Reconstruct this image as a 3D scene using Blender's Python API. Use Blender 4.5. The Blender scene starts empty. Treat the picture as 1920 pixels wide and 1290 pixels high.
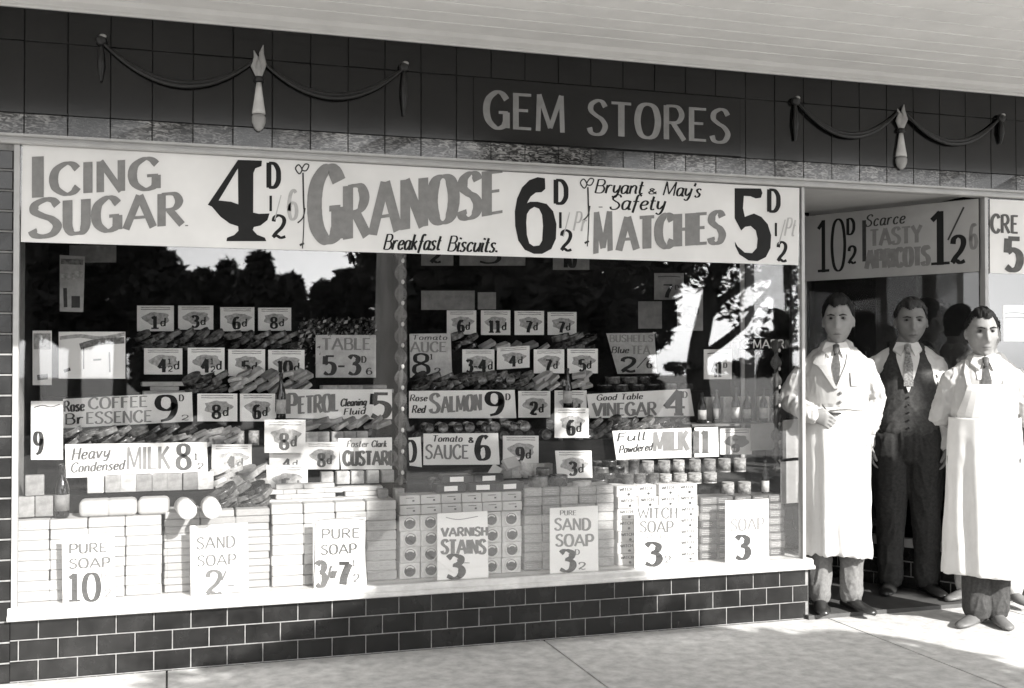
import bpy, bmesh, math, random
from mathutils import Vector, Matrix, noise
random.seed(7)
R = math.radians
S = bpy.context.scene
COL = S.collection

# ------------------------------------------------------------------ camera
FPX, ALPHA, PITCH, CAMY, CAMZ = 2050.0, R(17.45), R(0.87), -5.053, 1.36
cam = bpy.data.objects.new("camera", bpy.data.cameras.new("camera"))
COL.objects.link(cam)
cam.data.sensor_width = 36.0
cam.data.lens = 36.0 * FPX / 1920.0
cam.data.clip_end = 2000
cam.location = (0, CAMY, CAMZ)
cam.rotation_euler = (R(90) + PITCH, 0, -ALPHA)
S.camera = cam
RT = Vector((math.cos(ALPHA), -math.sin(ALPHA), 0))
FH = Vector((math.sin(ALPHA), math.cos(ALPHA), 0))
FW = FH * math.cos(PITCH) + Vector((0, 0, math.sin(PITCH)))
UPV = Vector((0, 0, math.cos(PITCH))) - FH * math.sin(PITCH)

def at(px, py, Y=0.0):
    """point on the vertical plane y = Y that the photograph shows at pixel (px, py)"""
    d = FW + RT * ((px - 960.0) / FPX) + UPV * ((645.0 - py) / FPX)
    t = (Y - CAMY) / d.y
    return Vector((0, CAMY, CAMZ)) + d * t

def mir(px, py, Y):
    """real street point, Y metres out from the shop front, whose reflection in the glass falls on the pixel"""
    p = at(px, py, Y)
    return Vector((p.x, -Y, p.z))

# ------------------------------------------------------------------ light
SUN_AZ, SUN_EL = R(21), R(29)
w = bpy.data.worlds.new("World")
S.world = w
w.use_nodes = True
nt = w.node_tree
bg = nt.nodes["Background"]
sky = nt.nodes.new("ShaderNodeTexSky")
sky.sky_type = 'NISHITA'
sky.sun_disc = False
sky.sun_elevation = SUN_EL
sky.sun_rotation = R(180) - SUN_AZ
sky.dust_density = 1.0
bw = nt.nodes.new("ShaderNodeRGBToBW")          # black-and-white film
nt.links.new(sky.outputs[0], bw.inputs[0])
nt.links.new(bw.outputs[0], bg.inputs[0])
bg.inputs[1].default_value = 0.15
sl = bpy.data.lights.new("sun", 'SUN')
sl.energy = 3.8
sl.angle = R(0.5)
sl.color = (1, 0.985, 0.96)
sun = bpy.data.objects.new("sun", sl)
COL.objects.link(sun)
to_sun = Vector((math.sin(SUN_AZ) * math.cos(SUN_EL), -math.cos(SUN_AZ) * math.cos(SUN_EL), math.sin(SUN_EL)))
sun.rotation_euler = (-to_sun).to_track_quat('-Z', 'Y').to_euler()
sun.location = (6, -12, 12)
S.view_settings.view_transform = 'Standard'
S.view_settings.look = 'None'
S.view_settings.exposure = 1.56
S.view_settings.gamma = 1.0
S.cycles.max_bounces = 8
S.cycles.diffuse_bounces = 4
S.cycles.glossy_bounces = 4
S.cycles.transparent_max_bounces = 16
S.cycles.use_denoising = True
S.cycles.sample_clamp_indirect = 6

# ------------------------------------------------------------------ materials
def g3(v):
    return (v, v * 0.985, v * 0.96, 1)

MATS = {}
def mat(name, v, rough=0.6, var=0.15, scale=8.0, bump=0.0, spec=0.4, rnd=0.0, stretch=(1, 1, 1), coat=0.0, detail=4):
    if name in MATS:
        return MATS[name]
    m = bpy.data.materials.new(name)
    m.use_nodes = True
    t = m.node_tree
    b = t.nodes["Principled BSDF"]
    b.inputs["Roughness"].default_value = rough
    b.inputs["Specular IOR Level"].default_value = spec
    b.inputs["Coat Weight"].default_value = coat
    b.inputs["Coat Roughness"].default_value = 0.06
    tc = t.nodes.new("ShaderNodeTexCoord")
    mp = t.nodes.new("ShaderNodeMapping")
    mp.inputs["Scale"].default_value = stretch
    t.links.new(tc.outputs["Object"], mp.inputs["Vector"])
    nz = t.nodes.new("ShaderNodeTexNoise")
    nz.inputs["Scale"].default_value = scale
    nz.inputs["Detail"].default_value = detail
    nz.inputs["Roughness"].default_value = 0.6
    t.links.new(mp.outputs[0], nz.inputs["Vector"])
    rmp = t.nodes.new("ShaderNodeMapRange")
    rmp.inputs["From Min"].default_value = 0.3
    rmp.inputs["From Max"].default_value = 0.7
    rmp.inputs["To Min"].default_value = 1 - var
    rmp.inputs["To Max"].default_value = 1 + var
    t.links.new(nz.outputs["Fac"], rmp.inputs["Value"])
    src = rmp.outputs[0]
    if rnd:
        oi = t.nodes.new("ShaderNodeObjectInfo")
        r2 = t.nodes.new("ShaderNodeMapRange")
        r2.inputs["To Min"].default_value = 1 - rnd
        r2.inputs["To Max"].default_value = 1 + rnd
        t.links.new(oi.outputs["Random"], r2.inputs["Value"])
        mu = t.nodes.new("ShaderNodeMath")
        mu.operation = 'MULTIPLY'
        t.links.new(src, mu.inputs[0])
        t.links.new(r2.outputs[0], mu.inputs[1])
        src = mu.outputs[0]
    mx = t.nodes.new("ShaderNodeVectorMath")
    mx.operation = 'SCALE'
    mx.inputs[0].default_value = g3(v)[:3]
    t.links.new(src, mx.inputs["Scale"])
    t.links.new(mx.outputs[0], b.inputs["Base Color"])
    if bump:
        bp = t.nodes.new("ShaderNodeBump")
        bp.inputs["Strength"].default_value = bump
        bp.inputs["Distance"].default_value = 0.01
        t.links.new(nz.outputs["Fac"], bp.inputs["Height"])
        t.links.new(bp.outputs[0], b.inputs["Normal"])
    MATS[name] = m
    return m

def glass_mat(name, refl, wobble=0.0):
    m = bpy.data.materials.new(name)
    m.use_nodes = True
    t = m.node_tree
    t.nodes.remove(t.nodes["Principled BSDF"])
    out = t.nodes["Material Output"]
    tr = t.nodes.new("ShaderNodeBsdfTransparent")
    tr.inputs[0].default_value = (0.97, 0.97, 0.97, 1)
    gl = t.nodes.new("ShaderNodeBsdfGlossy")
    gl.distribution = "BECKMANN"
    gl.inputs["Roughness"].default_value = 0.022
    gl.inputs["Color"].default_value = (1, 1, 1, 1)
    lw = t.nodes.new("ShaderNodeLayerWeight")
    pw = t.nodes.new("ShaderNodeMath"); pw.operation = 'POWER'; pw.inputs[1].default_value = 5.0
    ma = t.nodes.new("ShaderNodeMath"); ma.operation = 'MULTIPLY_ADD'
    ma.inputs[1].default_value = 1 - refl; ma.inputs[2].default_value = refl
    mx = t.nodes.new("ShaderNodeMixShader")
    t.links.new(lw.outputs["Facing"], pw.inputs[0])
    t.links.new(pw.outputs[0], ma.inputs[0])
    t.links.new(ma.outputs[0], mx.inputs[0])
    t.links.new(tr.outputs[0], mx.inputs[1])
    t.links.new(gl.outputs[0], mx.inputs[2])
    t.links.new(mx.outputs[0], out.inputs[0])
    if wobble:
        tc = t.nodes.new("ShaderNodeTexCoord")
        nz = t.nodes.new("ShaderNodeTexNoise")
        nz.inputs["Scale"].default_value = 1.3
        nz.inputs["Detail"].default_value = 1
        bp = t.nodes.new("ShaderNodeBump")
        bp.inputs["Strength"].default_value = wobble
        bp.inputs["Distance"].default_value = 0.01
        t.links.new(tc.outputs["Object"], nz.inputs["Vector"])
        t.links.new(nz.outputs["Fac"], bp.inputs["Height"])
        t.links.new(bp.outputs[0], gl.inputs["Normal"])
    MATS[name] = m
    return m

M_GLASS = glass_mat("window_glass", 0.065, 0.0)
M_WHITE = mat("white_paint", 0.74, 0.45, 0.06, 5)
M_CREAM = mat("cream_paint", 0.62, 0.4, 0.06, 6)
M_FRAME = mat("frame_metal", 0.34, 0.35, 0.1, 10, spec=0.6)
M_BAN = mat("banner_paper", 0.68, 0.85, 0.10, 2.2, spec=0.1, bump=0.12)
M_PAPER = mat("paper", 0.78, 0.85, 0.09, 2.2, spec=0.1, bump=0.10)
M_PAPER2 = mat("price_paper", 0.78, 0.85, 0.10, 9, spec=0.1, rnd=0.08)
M_INK = mat("black_ink", 0.012, 0.6, 0.1, 20, spec=0.2)
M_INKSOFT = mat("soft_ink", 0.05, 0.7, 0.3, 30, spec=0.1)
M_GREYINK = mat("grey_ink", 0.21, 0.75, 0.12, 25, spec=0.1)
M_FAINT = mat("faint_ink", 0.42, 0.8, 0.15, 25, spec=0.1)
M_PALEINK = mat("pale_ink", 0.20, 0.8, 0.15, 25, spec=0.1)
M_BLUEINK = mat("mid_ink", 0.12, 0.8, 0.2, 25, spec=0.1)
M_SMUDGE = mat("smudge_print", 0.17, 0.85, 0.6, 60, spec=0.1)
M_SMUDGE2 = mat("pale_smudge_print", 0.36, 0.85, 0.4, 60, spec=0.1)
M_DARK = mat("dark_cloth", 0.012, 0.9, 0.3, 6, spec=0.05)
M_MORTAR = mat("mortar", 0.20, 0.85, 0.25, 30)
M_TILE = mat("black_glazed_tile", 0.012, 0.2, 0.7, 7, spec=0.5, bump=0.04)
M_FTILE = mat("grey_glass_tile", 0.005, 0.13, 0.7, 4, spec=0.45, bump=0.02)
M_GROUT = mat("dark_grout", 0.010, 0.8, 0.2, 20)
M_BOARD = mat("black_glass_board", 0.006, 0.12, 0.2, 4)
M_GILT = mat("gilt_letter", 0.19, 0.4, 0.2, 12)
M_TIN = mat("dark_tin", 0.065, 0.24, 0.9, 30, spec=0.8, rnd=0.85)
M_TINB = mat("pale_tin", 0.38, 0.35, 0.35, 25, spec=0.6, rnd=0.45)
M_PACK = mat("packet_paper", 0.36, 0.7, 0.35, 25, rnd=0.55)
M_WPACK = mat("white_packet", 0.42, 0.75, 0.12, 14, rnd=0.12)
M_SOAPG = mat("grey_soap_wrap", 0.27, 0.6, 0.22, 30, rnd=0.22, stretch=(1, 1, 4))
M_SOAPW = mat("white_soap_box", 0.40, 0.7, 0.08, 12, rnd=0.1)
M_SOAPB = mat("buff_soap_bar", 0.32, 0.7, 0.1, 25, rnd=0.1, stretch=(1, 1, 5))
M_SOAPD = mat("dark_soap_wrap", 0.13, 0.5, 0.4, 12, rnd=0.5, stretch=(1, 1, 3))
M_BOTTLE = mat("dark_bottle_glass", 0.012, 0.08, 0.2, 8, spec=0.7)
M_SKIN = mat("skin", 0.22, 0.55, 0.12, 14, spec=0.3)
M_HAIRD = mat("dark_hair", 0.010, 0.6, 0.5, 60, bump=0.6, spec=0.15, stretch=(1, 1, 0.3))
M_HAIRL = mat("brown_hair", 0.035, 0.5, 0.7, 60, bump=0.6, spec=0.2, stretch=(1, 1, 0.3))
M_COAT = mat("white_cotton", 0.40, 0.85, 0.07, 10, bump=0.15, spec=0.1)
M_APRON = mat("white_apron", 0.60, 0.85, 0.05, 10, bump=0.1, spec=0.1)
M_SHIRT = mat("shirt_cotton", 0.60, 0.85, 0.07, 10, bump=0.1, spec=0.1)
M_TROUG = mat("grey_wool", 0.16, 0.9, 0.2, 60, bump=0.2, spec=0.1)
M_TROUD = mat("dark_wool", 0.055, 0.9, 0.25, 60, bump=0.2, spec=0.1)
M_TIE = mat("tie_silk", 0.07, 0.6, 0.4, 60, spec=0.3)
M_TIEP = mat("patterned_tie", 0.22, 0.6, 0.6, 90, spec=0.3)
M_SHOE = mat("dark_leather", 0.02, 0.3, 0.2, 20, spec=0.5)
M_SHOEL = mat("pale_leather", 0.12, 0.5, 0.15, 20)
M_PAVE = mat("concrete_paving", 0.45, 0.9, 0.26, 14, bump=0.6, detail=15)
M_ROAD = mat("asphalt", 0.10, 0.9, 0.25, 3, bump=0.3)
M_KERB = mat("stone_kerb", 0.34, 0.9, 0.2, 6)
M_GRASS = mat("dry_ground", 0.18, 0.95, 0.3, 1.5)
M_BARK = mat("bark", 0.10, 0.9, 0.4, 12, bump=0.8, stretch=(1, 1, 0.25))
M_LEAF = mat("leaf", 0.05, 0.6, 0.5, 1.2)
M_BRICKW = mat("brick_wall", 0.16, 0.9, 0.3, 8)
M_ROOF = mat("iron_roof", 0.2, 0.5, 0.2, 4)
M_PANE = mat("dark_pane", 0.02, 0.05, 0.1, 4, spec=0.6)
M_FENCE = mat("white_fence_paint", 0.7, 0.7, 0.1, 5)

def marble_mat():
    m = mat("marbled_tile", 0.10, 0.12, 0.2, 5)
    t = m.node_tree
    b = t.nodes["Principled BSDF"]
    tc = t.nodes.new("ShaderNodeTexCoord")
    mp = t.nodes.new("ShaderNodeMapping")
    mp.inputs["Scale"].default_value = (1, 1, 3.2)
    wv = t.nodes.new("ShaderNodeTexNoise")
    wv.inputs["Scale"].default_value = 26
    wv.inputs["Detail"].default_value = 6
    wv.inputs["Distortion"].default_value = 1.6
    cr = t.nodes.new("ShaderNodeValToRGB")
    cr.color_ramp.elements[0].position = 0.44
    cr.color_ramp.elements[0].color = g3(0.02)
    cr.color_ramp.elements[1].position = 0.66
    cr.color_ramp.elements[1].color = g3(0.26)
    t.links.new(tc.outputs["Object"], mp.inputs[0])
    t.links.new(mp.outputs[0], wv.inputs["Vector"])
    t.links.new(wv.outputs["Fac"], cr.inputs[0])
    big = t.nodes.new("ShaderNodeTexNoise"); big.inputs["Scale"].default_value = 1.7; big.inputs["Detail"].default_value = 2
    br = t.nodes.new("ShaderNodeMapRange"); br.inputs["From Min"].default_value = .40; br.inputs["From Max"].default_value = .62; br.inputs["To Min"].default_value = .15; br.inputs["To Max"].default_value = 1.6
    vm = t.nodes.new("ShaderNodeVectorMath"); vm.operation = 'SCALE'
    t.links.new(tc.outputs["Object"], big.inputs["Vector"]); t.links.new(big.outputs["Fac"], br.inputs["Value"])
    t.links.new(cr.outputs[0], vm.inputs[0]); t.links.new(br.outputs[0], vm.inputs["Scale"])
    t.links.new(vm.outputs[0], b.inputs["Base Color"])
    return m
M_MARBLE = marble_mat()

# ------------------------------------------------------------------ mesh helpers
def tag(o, label=None, cat=None, group=None, kind=None):
    if label: o["label"] = label
    if cat: o["category"] = cat
    if group: o["group"] = group
    if kind: o["kind"] = kind
    return o

def empty(name, loc, label=None, cat=None, group=None, rz=0):
    o = bpy.data.objects.new(name, None)
    o.empty_display_size = 0.1
    COL.objects.link(o)
    o.location = loc
    o.rotation_euler = (0, 0, rz)
    tag(o, label, cat, group)
    return o

class MB:
    """collects faces for one mesh"""
    def __init__(s, origin=(0, 0, 0)):
        s.v, s.f, s.mi, s.o = [], [], [], Vector(origin)
        s.cur = 0
    def add(s, verts, faces):
        n = len(s.v)
        s.v += [Vector(p) - s.o for p in verts]
        s.f += [[i + n for i in f] for f in faces]
        s.mi += [s.cur] * len(faces)
    def box(s, x0, x1, y0, y1, z0, z1):
        s.add([(x0, y0, z0), (x1, y0, z0), (x1, y1, z0), (x0, y1, z0), (x0, y0, z1), (x1, y0, z1), (x1, y1, z1), (x0, y1, z1)],
              [(0, 3, 2, 1), (4, 5, 6, 7), (0, 1, 5, 4), (1, 2, 6, 5), (2, 3, 7, 6), (3, 0, 4, 7)])
    def bbox(s, x0, x1, y0, y1, z0, z1, b, jit=0.0):
        """box with a bevelled front (toward -y)"""
        j = [random.uniform(-jit, jit) for _ in range(4)]
        s.add([(x0, y0 + b, z0), (x1, y0 + b, z0), (x1, y0 + b, z1), (x0, y0 + b, z1),
               (x0 + b, y0 + j[0], z0 + b), (x1 - b, y0 + j[1], z0 + b), (x1 - b, y0 + j[2], z1 - b), (x0 + b, y0 + j[3], z1 - b),
               (x0, y1, z0), (x1, y1, z0), (x1, y1, z1), (x0, y1, z1)],
              [(4, 5, 6, 7), (0, 1, 5, 4), (1, 2, 6, 5), (2, 3, 7, 6), (3, 0, 4, 7), (1, 0, 8, 9), (2, 1, 9, 10), (3, 2, 10, 11), (0, 3, 11, 8)])
    def prism(s, pts, y0, y1):
        """outline pts (x, z) pulled from y0 to y1"""
        n = len(pts)
        s.add([(x, y0, z) for x, z in pts] + [(x, y1, z) for x, z in pts],
              [list(range(n)), list(range(2 * n - 1, n - 1, -1))] + [((i + 1) % n, i, n + i, n + (i + 1) % n) for i in range(n)])
    def prof_x(s, pts, x0, x1):
        """profile pts (y, z) pulled along x"""
        n = len(pts)
        s.add([(x0, y, z) for y, z in pts] + [(x1, y, z) for y, z in pts],
              [list(range(n - 1, -1, -1)), list(range(n, 2 * n))] + [(i, (i + 1) % n, n + (i + 1) % n, n + i) for i in range(n)])
    def lathe(s, prof, c=(0, 0, 0), seg=18, axis='z'):
        """prof: list of (r, h) bottom to top"""
        c = Vector(c)
        vs, fs = [], []
        for r, h in prof:
            for k in range(seg):
                a = 2 * math.pi * k / seg
                p = (r * math.cos(a), r * math.sin(a), h)
                if axis == 'y': p = (r * math.cos(a), -h, r * math.sin(a))
                if axis == 'x': p = (h, r * math.cos(a), r * math.sin(a))
                vs.append(c + Vector(p))
        for i in range(len(prof) - 1):
            for k in range(seg):
                k2 = (k + 1) % seg
                fs.append((i * seg + k, i * seg + k2, (i + 1) * seg + k2, (i + 1) * seg + k))
        fs.append(list(range(seg - 1, -1, -1)))
        m = (len(prof) - 1) * seg
        fs.append([m + k for k in range(seg)])
        s.add(vs, fs)
    def tube(s, pts, rad, seg=12, side=(1, 0, 0), cap=True, level=False):
        """closed tapered tube; rad: number, or per point number / (r_side, r_other)"""
        pts = [Vector(p) for p in pts]
        n = len(pts)
        if not isinstance(rad, (list, tuple)): rad = [rad] * n
        rad = [r if isinstance(r, (list, tuple)) else (r, r) for r in rad]
        tang = []
        for i in range(n):
            a, b = pts[max(i - 1, 0)], pts[min(i + 1, n - 1)]
            tang.append(Vector((0, 0, 1)) if level else (b - a).normalized())
        rings = []
        sd = Vector(side)
        if cap:
            rr = list(zip(pts, rad, tang))
            t0, t1 = tang[0], tang[-1]
            m0, m1 = min(rad[0]), min(rad[-1])
            pre = [(pts[0] - t0 * m0 * 0.95, tuple(r * 0.3 for r in rad[0]), t0), (pts[0] - t0 * m0 * 0.6, tuple(r * 0.8 for r in rad[0]), t0)]
            post = [(pts[-1] + t1 * m1 * 0.6, tuple(r * 0.8 for r in rad[-1]), t1), (pts[-1] + t1 * m1 * 0.95, tuple(r * 0.3 for r in rad[-1]), t1)]
            rr = pre + rr + post
        else:
            rr = list(zip(pts, rad, tang))
        vs, fs = [], []
        for p, r, t in rr:
            u = sd - t * sd.dot(t)
            if u.length < 1e-3: u = Vector((0, 1, 0)) - t * t.y
            u.normalize()
            sd = u
            v = t.cross(u)
            for k in range(seg):
                a = 2 * math.pi * k / seg
                vs.append(p + u * (r[0] * math.cos(a)) + v * (r[1] * math.sin(a)))
        for i in range(len(rr) - 1):
            for k in range(seg):
                k2 = (k + 1) % seg
                fs.append((i * seg + k, i * seg + k2, (i + 1) * seg + k2, (i + 1) * seg + k))
        fs.append(list(range(seg - 1, -1, -1)))
        m = (len(rr) - 1) * seg
        fs.append([m + k for k in range(seg)])
        s.add(vs, fs)
    def ell(s, c, r, nu=20, nv=14, fn=None):
        c = Vector(c)
        vs, fs = [], []
        for i in range(nv + 1):
            th = math.pi * i / nv
            for k in range(nu):
                ph = 2 * math.pi * k / nu
                d = Vector((math.sin(th) * math.cos(ph), math.sin(th) * math.sin(ph), math.cos(th)))
                p = Vector((d.x * r[0], d.y * r[1], d.z * r[2]))
                if fn: p = fn(p, d)
                vs.append(c + p)
        for i in range(nv):
            for k in range(nu):
                k2 = (k + 1) % nu
                fs.append((i * nu + k, (i + 1) * nu + k, (i + 1) * nu + k2, i * nu + k2))
        s.add(vs, fs)
    def mesh(s, name, mats):
        me = bpy.data.meshes.new(name)
        me.from_pydata([tuple(p) for p in s.v], [], s.f)
        if not isinstance(mats, (list, tuple)): mats = [mats]
        for m in mats: me.materials.append(m)
        if len(mats) > 1: me.polygons.foreach_set("material_index", s.mi)
        me.update()
        return me
    def build(s, name, mats, parent=None, smooth=False):
        me = s.mesh(name, mats)
        if smooth:
            bm = bmesh.new(); bm.from_mesh(me); bmesh.ops.recalc_face_normals(bm, faces=list(bm.faces)); bm.to_mesh(me); bm.free()
        if smooth: me.polygons.foreach_set("use_smooth", [True] * len(me.polygons))
        return link(name, me, parent, s.o)

def link(name, me, parent=None, loc=None):
    o = bpy.data.objects.new(name, me)
    COL.objects.link(o)
    if parent is not None:
        o.parent = parent
    if loc is not None:
        o.location = loc
    return o

def bevel_mesh(name, sx, sy, sz, b, mats, origin_front=True, seg=1):
    """bevelled box, x centred, z from 0, y from 0 (front) to sy"""
    bm = bmesh.new()
    bmesh.ops.create_cube(bm, size=1)
    for v in bm.verts:
        v.co = Vector((v.co.x * sx, (v.co.y + 0.5) * sy, (v.co.z + 0.5) * sz))
    bmesh.ops.bevel(bm, geom=list(bm.edges), offset=b, segments=seg, affect='EDGES', profile=0.5)
    me = bpy.data.meshes.new(name)
    bm.to_mesh(me)
    bm.free()
    for m in (mats if isinstance(mats, (list, tuple)) else [mats]): me.materials.append(m)
    return me

def dup(o, loc, rot=None, label=None):
    c = o.copy()
    COL.objects.link(c)
    c.location = loc
    if rot is not None: c.rotation_euler = rot
    if label: c["label"] = label
    for ch in o.children:
        d = ch.copy()
        COL.objects.link(d)
        d.parent = c
    return c

# ------------------------------------------------------------------ brush lettering
def L(*a): return ('L', [(a[i], a[i + 1]) for i in range(0, len(a), 2)])
def C(*a): return ('C', [(a[i], a[i + 1]) for i in range(0, len(a), 2)])
FONT = {
 'A': (.66, [L(0, 0, .33, 1), L(.33, 1, .66, 0), L(.13, .33, .53, .33)]),
 'B': (.54, [L(.06, 0, .06, 1), C(.06, .98, .36, .97, .47, .76, .36, .55, .06, .53), C(.06, .53, .4, .52, .52, .27, .4, .03, .06, .02)]),
 'C': (.58, [C(.56, .8, .45, .96, .3, .99, .1, .8, .04, .5, .1, .2, .3, .01, .46, .05, .57, .22)]),
 'D': (.58, [L(.06, 0, .06, 1), C(.06, .98, .35, .96, .53, .75, .56, .5, .53, .25, .35, .04, .06, .02)]),
 'E': (.46, [L(.06, 0, .06, 1), L(.06, .96, .46, .96), L(.06, .53, .38, .53), L(.06, .04, .46, .04)]),
 'F': (.44, [L(.06, 0, .06, 1), L(.06, .96, .44, .96), L(.06, .53, .36, .53)]),
 'G': (.62, [C(.57, .8, .45, .96, .3, .99, .1, .8, .04, .5, .1, .2, .3, .01, .48, .06, .56, .2), L(.56, .02, .56, .45), L(.36, .44, .6, .44)]),
 'H': (.56, [L(.06, 0, .06, 1), L(.5, 0, .5, 1), L(.06, .52, .5, .52)]),
 'I': (.14, [L(.07, 0, .07, 1)]),
 'J': (.4, [C(.34, 1, .34, .3, .28, .05, .14, .01, .02, .14)]),
 'K': (.56, [L(.06, 0, .06, 1), L(.06, .42, .5, 1), L(.2, .56, .56, 0)]),
 'L': (.44, [L(.06, 0, .06, 1), L(.06, .04, .44, .04)]),
 'M': (.74, [L(.05, 0, .08, 1), L(.08, 1, .37, .1), L(.37, .1, .66, 1), L(.66, 1, .69, 0)]),
 'N': (.58, [L(.06, 0, .06, 1), L(.06, 1, .52, 0), L(.52, 0, .52, 1)]),
 'O': (.64, [C(.32, .99, .12, .88, .04, .5, .12, .12, .32, .01, .52, .12, .6, .5, .52, .88, .32, .99)]),
 'P': (.52, [L(.06, 0, .06, 1), C(.06, .98, .38, .97, .5, .72, .38, .46, .06, .45)]),
 'R': (.56, [L(.06, 0, .06, 1), C(.06, .98, .36, .97, .48, .74, .36, .52, .06, .5), L(.24, .5, .55, 0)]),
 'S': (.5, [C(.46, .82, .38, .96, .25, .99, .09, .88, .07, .7, .2, .57, .36, .46, .46, .27, .38, .07, .22, .01, .08, .06, .03, .2)]),
 'T': (.54, [L(.27, 0, .27, 1), L(0, .96, .54, .96)]),
 'U': (.56, [C(.06, 1, .06, .5, .07, .22, .16, .04, .28, .01, .41, .04, .49, .22, .5, .5, .5, 1)]),
 'V': (.6, [L(0, 1, .3, 0), L(.3, 0, .6, 1)]),
 'W': (.84, [L(0, 1, .2, 0), L(.2, 0, .42, .8), L(.42, .8, .64, 0), L(.64, 0, .84, 1)]),
 'X': (.56, [L(0, 0, .56, 1), L(0, 1, .56, 0)]),
 'Y': (.56, [L(0, 1, .28, .5), L(.56, 1, .28, .5), L(.28, 0, .28, .5)]),
 '0': (.56, [C(.28, .99, .12, .88, .05, .5, .12, .12, .28, .01, .44, .12, .51, .5, .44, .88, .28, .99)]),
 '1': (.36, [L(.2, 0, .2, 1), L(.04, .84, .2, .98), L(.02, .03, .38, .03)]),
 '2': (.54, [C(.06, .72, .1, .9, .26, .99, .44, .9, .47, .7, .36, .46, .16, .24, .04, .05), C(.04, .06, .18, .12, .34, .04, .52, .1)]),
 '3': (.5, [C(.06, .84, .16, .96, .28, .98, .43, .86, .4, .66, .24, .54), C(.2, .54, .4, .48, .47, .28, .38, .07, .22, .0, .04, .1)]),
 '4': (.6, [L(.42, 0, .42, 1), L(.42, 1, .02, .32), L(.02, .32, .6, .32), L(.28, .02, .56, .02)]),
 '5': (.5, [L(.46, .95, .1, .95), L(.1, .95, .08, .52), C(.08, .54, .24, .62, .42, .52, .47, .3, .38, .06, .2, .0, .04, .1)]),
 '6': (.54, [C(.44, .9, .32, .99, .16, .88, .06, .55, .07, .25, .16, .04, .3, .01, .44, .1, .48, .3, .42, .5, .28, .57, .12, .48, .07, .3)]),
 '7': (.5, [L(.04, .95, .48, .95), C(.48, .94, .34, .6, .24, .3, .2, 0)]),
 '8': (.52, [C(.26, .99, .1, .9, .1, .66, .26, .54, .44, .4, .46, .14, .26, .01, .07, .14, .08, .4, .26, .54, .42, .68, .42, .9, .26, .99)]),
 '9': (.54, [C(.47, .7, .42, .52, .28, .43, .12, .52, .06, .72, .12, .93, .27, .99, .42, .9, .48, .65, .46, .35, .34, .1, .14, .01)]),
 '/': (.4, [L(0, 0, .4, 1)]), '-': (.36, [L(.04, .42, .32, .42)]), '.': (.14, [L(.07, 0, .07, .12)]), "'": (.12, [L(.08, 1, .04, .76)]),
 '&': (.5, [C(.46, .3, .3, .04, .12, .04, .08, .24, .24, .42, .34, .56, .24, .68, .14, .56, .24, .36, .46, .02)]),
 'a': (.44, [C(.38, .5, .26, .6, .1, .52, .05, .28, .12, .04, .26, .04, .38, .24), C(.4, .6, .38, .2, .42, .02, .5, .06)]),
 'b': (.44, [L(.08, 0, .08, 1), C(.08, .4, .22, .6, .38, .5, .4, .25, .28, .02, .08, .06)]),
 'c': (.38, [C(.36, .48, .24, .6, .1, .5, .05, .28, .12, .06, .26, .02, .38, .12)]),
 'd': (.44, [C(.36, .5, .24, .6, .09, .5, .05, .28, .12, .04, .26, .03, .38, .2), L(.4, 1, .38, 0)]),
 'e': (.4, [C(.06, .3, .3, .34, .36, .5, .24, .6, .1, .5, .05, .26, .14, .04, .28, .03, .4, .14)]),
 'f': (.36, [C(.4, .92, .3, 1, .2, .88, .18, .4, .14, -.2), L(.04, .56, .34, .56)]),
 'g': (.44, [C(.38, .5, .24, .6, .09, .5, .05, .3, .12, .08, .26, .06, .38, .26), C(.4, .6, .38, .0, .28, -.26, .08, -.2)]),
 'i': (.16, [C(.08, .6, .07, .2, .1, .02, .18, .06), L(.1, .78, .1, .9)]),
 'k': (.42, [L(.08, 0, .08, 1), C(.08, .28, .34, .58), L(.18, .36, .42, 0)]),
 'l': (.16, [C(.08, 1, .08, .3, .1, .04, .2, .04)]),
 'm': (.66, [L(.06, 0, .06, .6), C(.06, .4, .2, .6, .32, .5, .33, 0), C(.33, .4, .46, .6, .58, .5, .6, 0)]),
 'n': (.44, [L(.06, 0, .06, .6), C(.06, .4, .22, .6, .36, .5, .37, .2, .42, .0)]),
 'o': (.42, [C(.21, .6, .08, .5, .05, .3, .1, .06, .21, .01, .34, .08, .38, .3, .34, .52, .21, .6)]),
 'r': (.34, [L(.06, 0, .06, .6), C(.06, .36, .18, .58, .34, .56)]),
 's': (.36, [C(.34, .52, .2, .6, .08, .5, .16, .34, .3, .22, .26, .04, .12, .0, .02, .1)]),
 't': (.3, [C(.14, .9, .12, .2, .18, .02, .3, .06), L(.02, .6, .28, .6)]),
 'u': (.44, [C(.06, .6, .06, .2, .14, .02, .26, .06, .38, .3), L(.4, .6, .4, 0)]),
 'v': (.42, [L(.02, .6, .2, 0), L(.2, 0, .4, .6)]),
 'w': (.6, [L(.02, .6, .14, 0), L(.14, 0, .3, .5), L(.3, .5, .44, 0), L(.44, 0, .58, .6)]),
 'y': (.42, [C(.06, .6, .08, .2, .2, .08, .36, .3), C(.4, .6, .36, .0, .24, -.28, .06, -.2)]),
}

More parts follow.
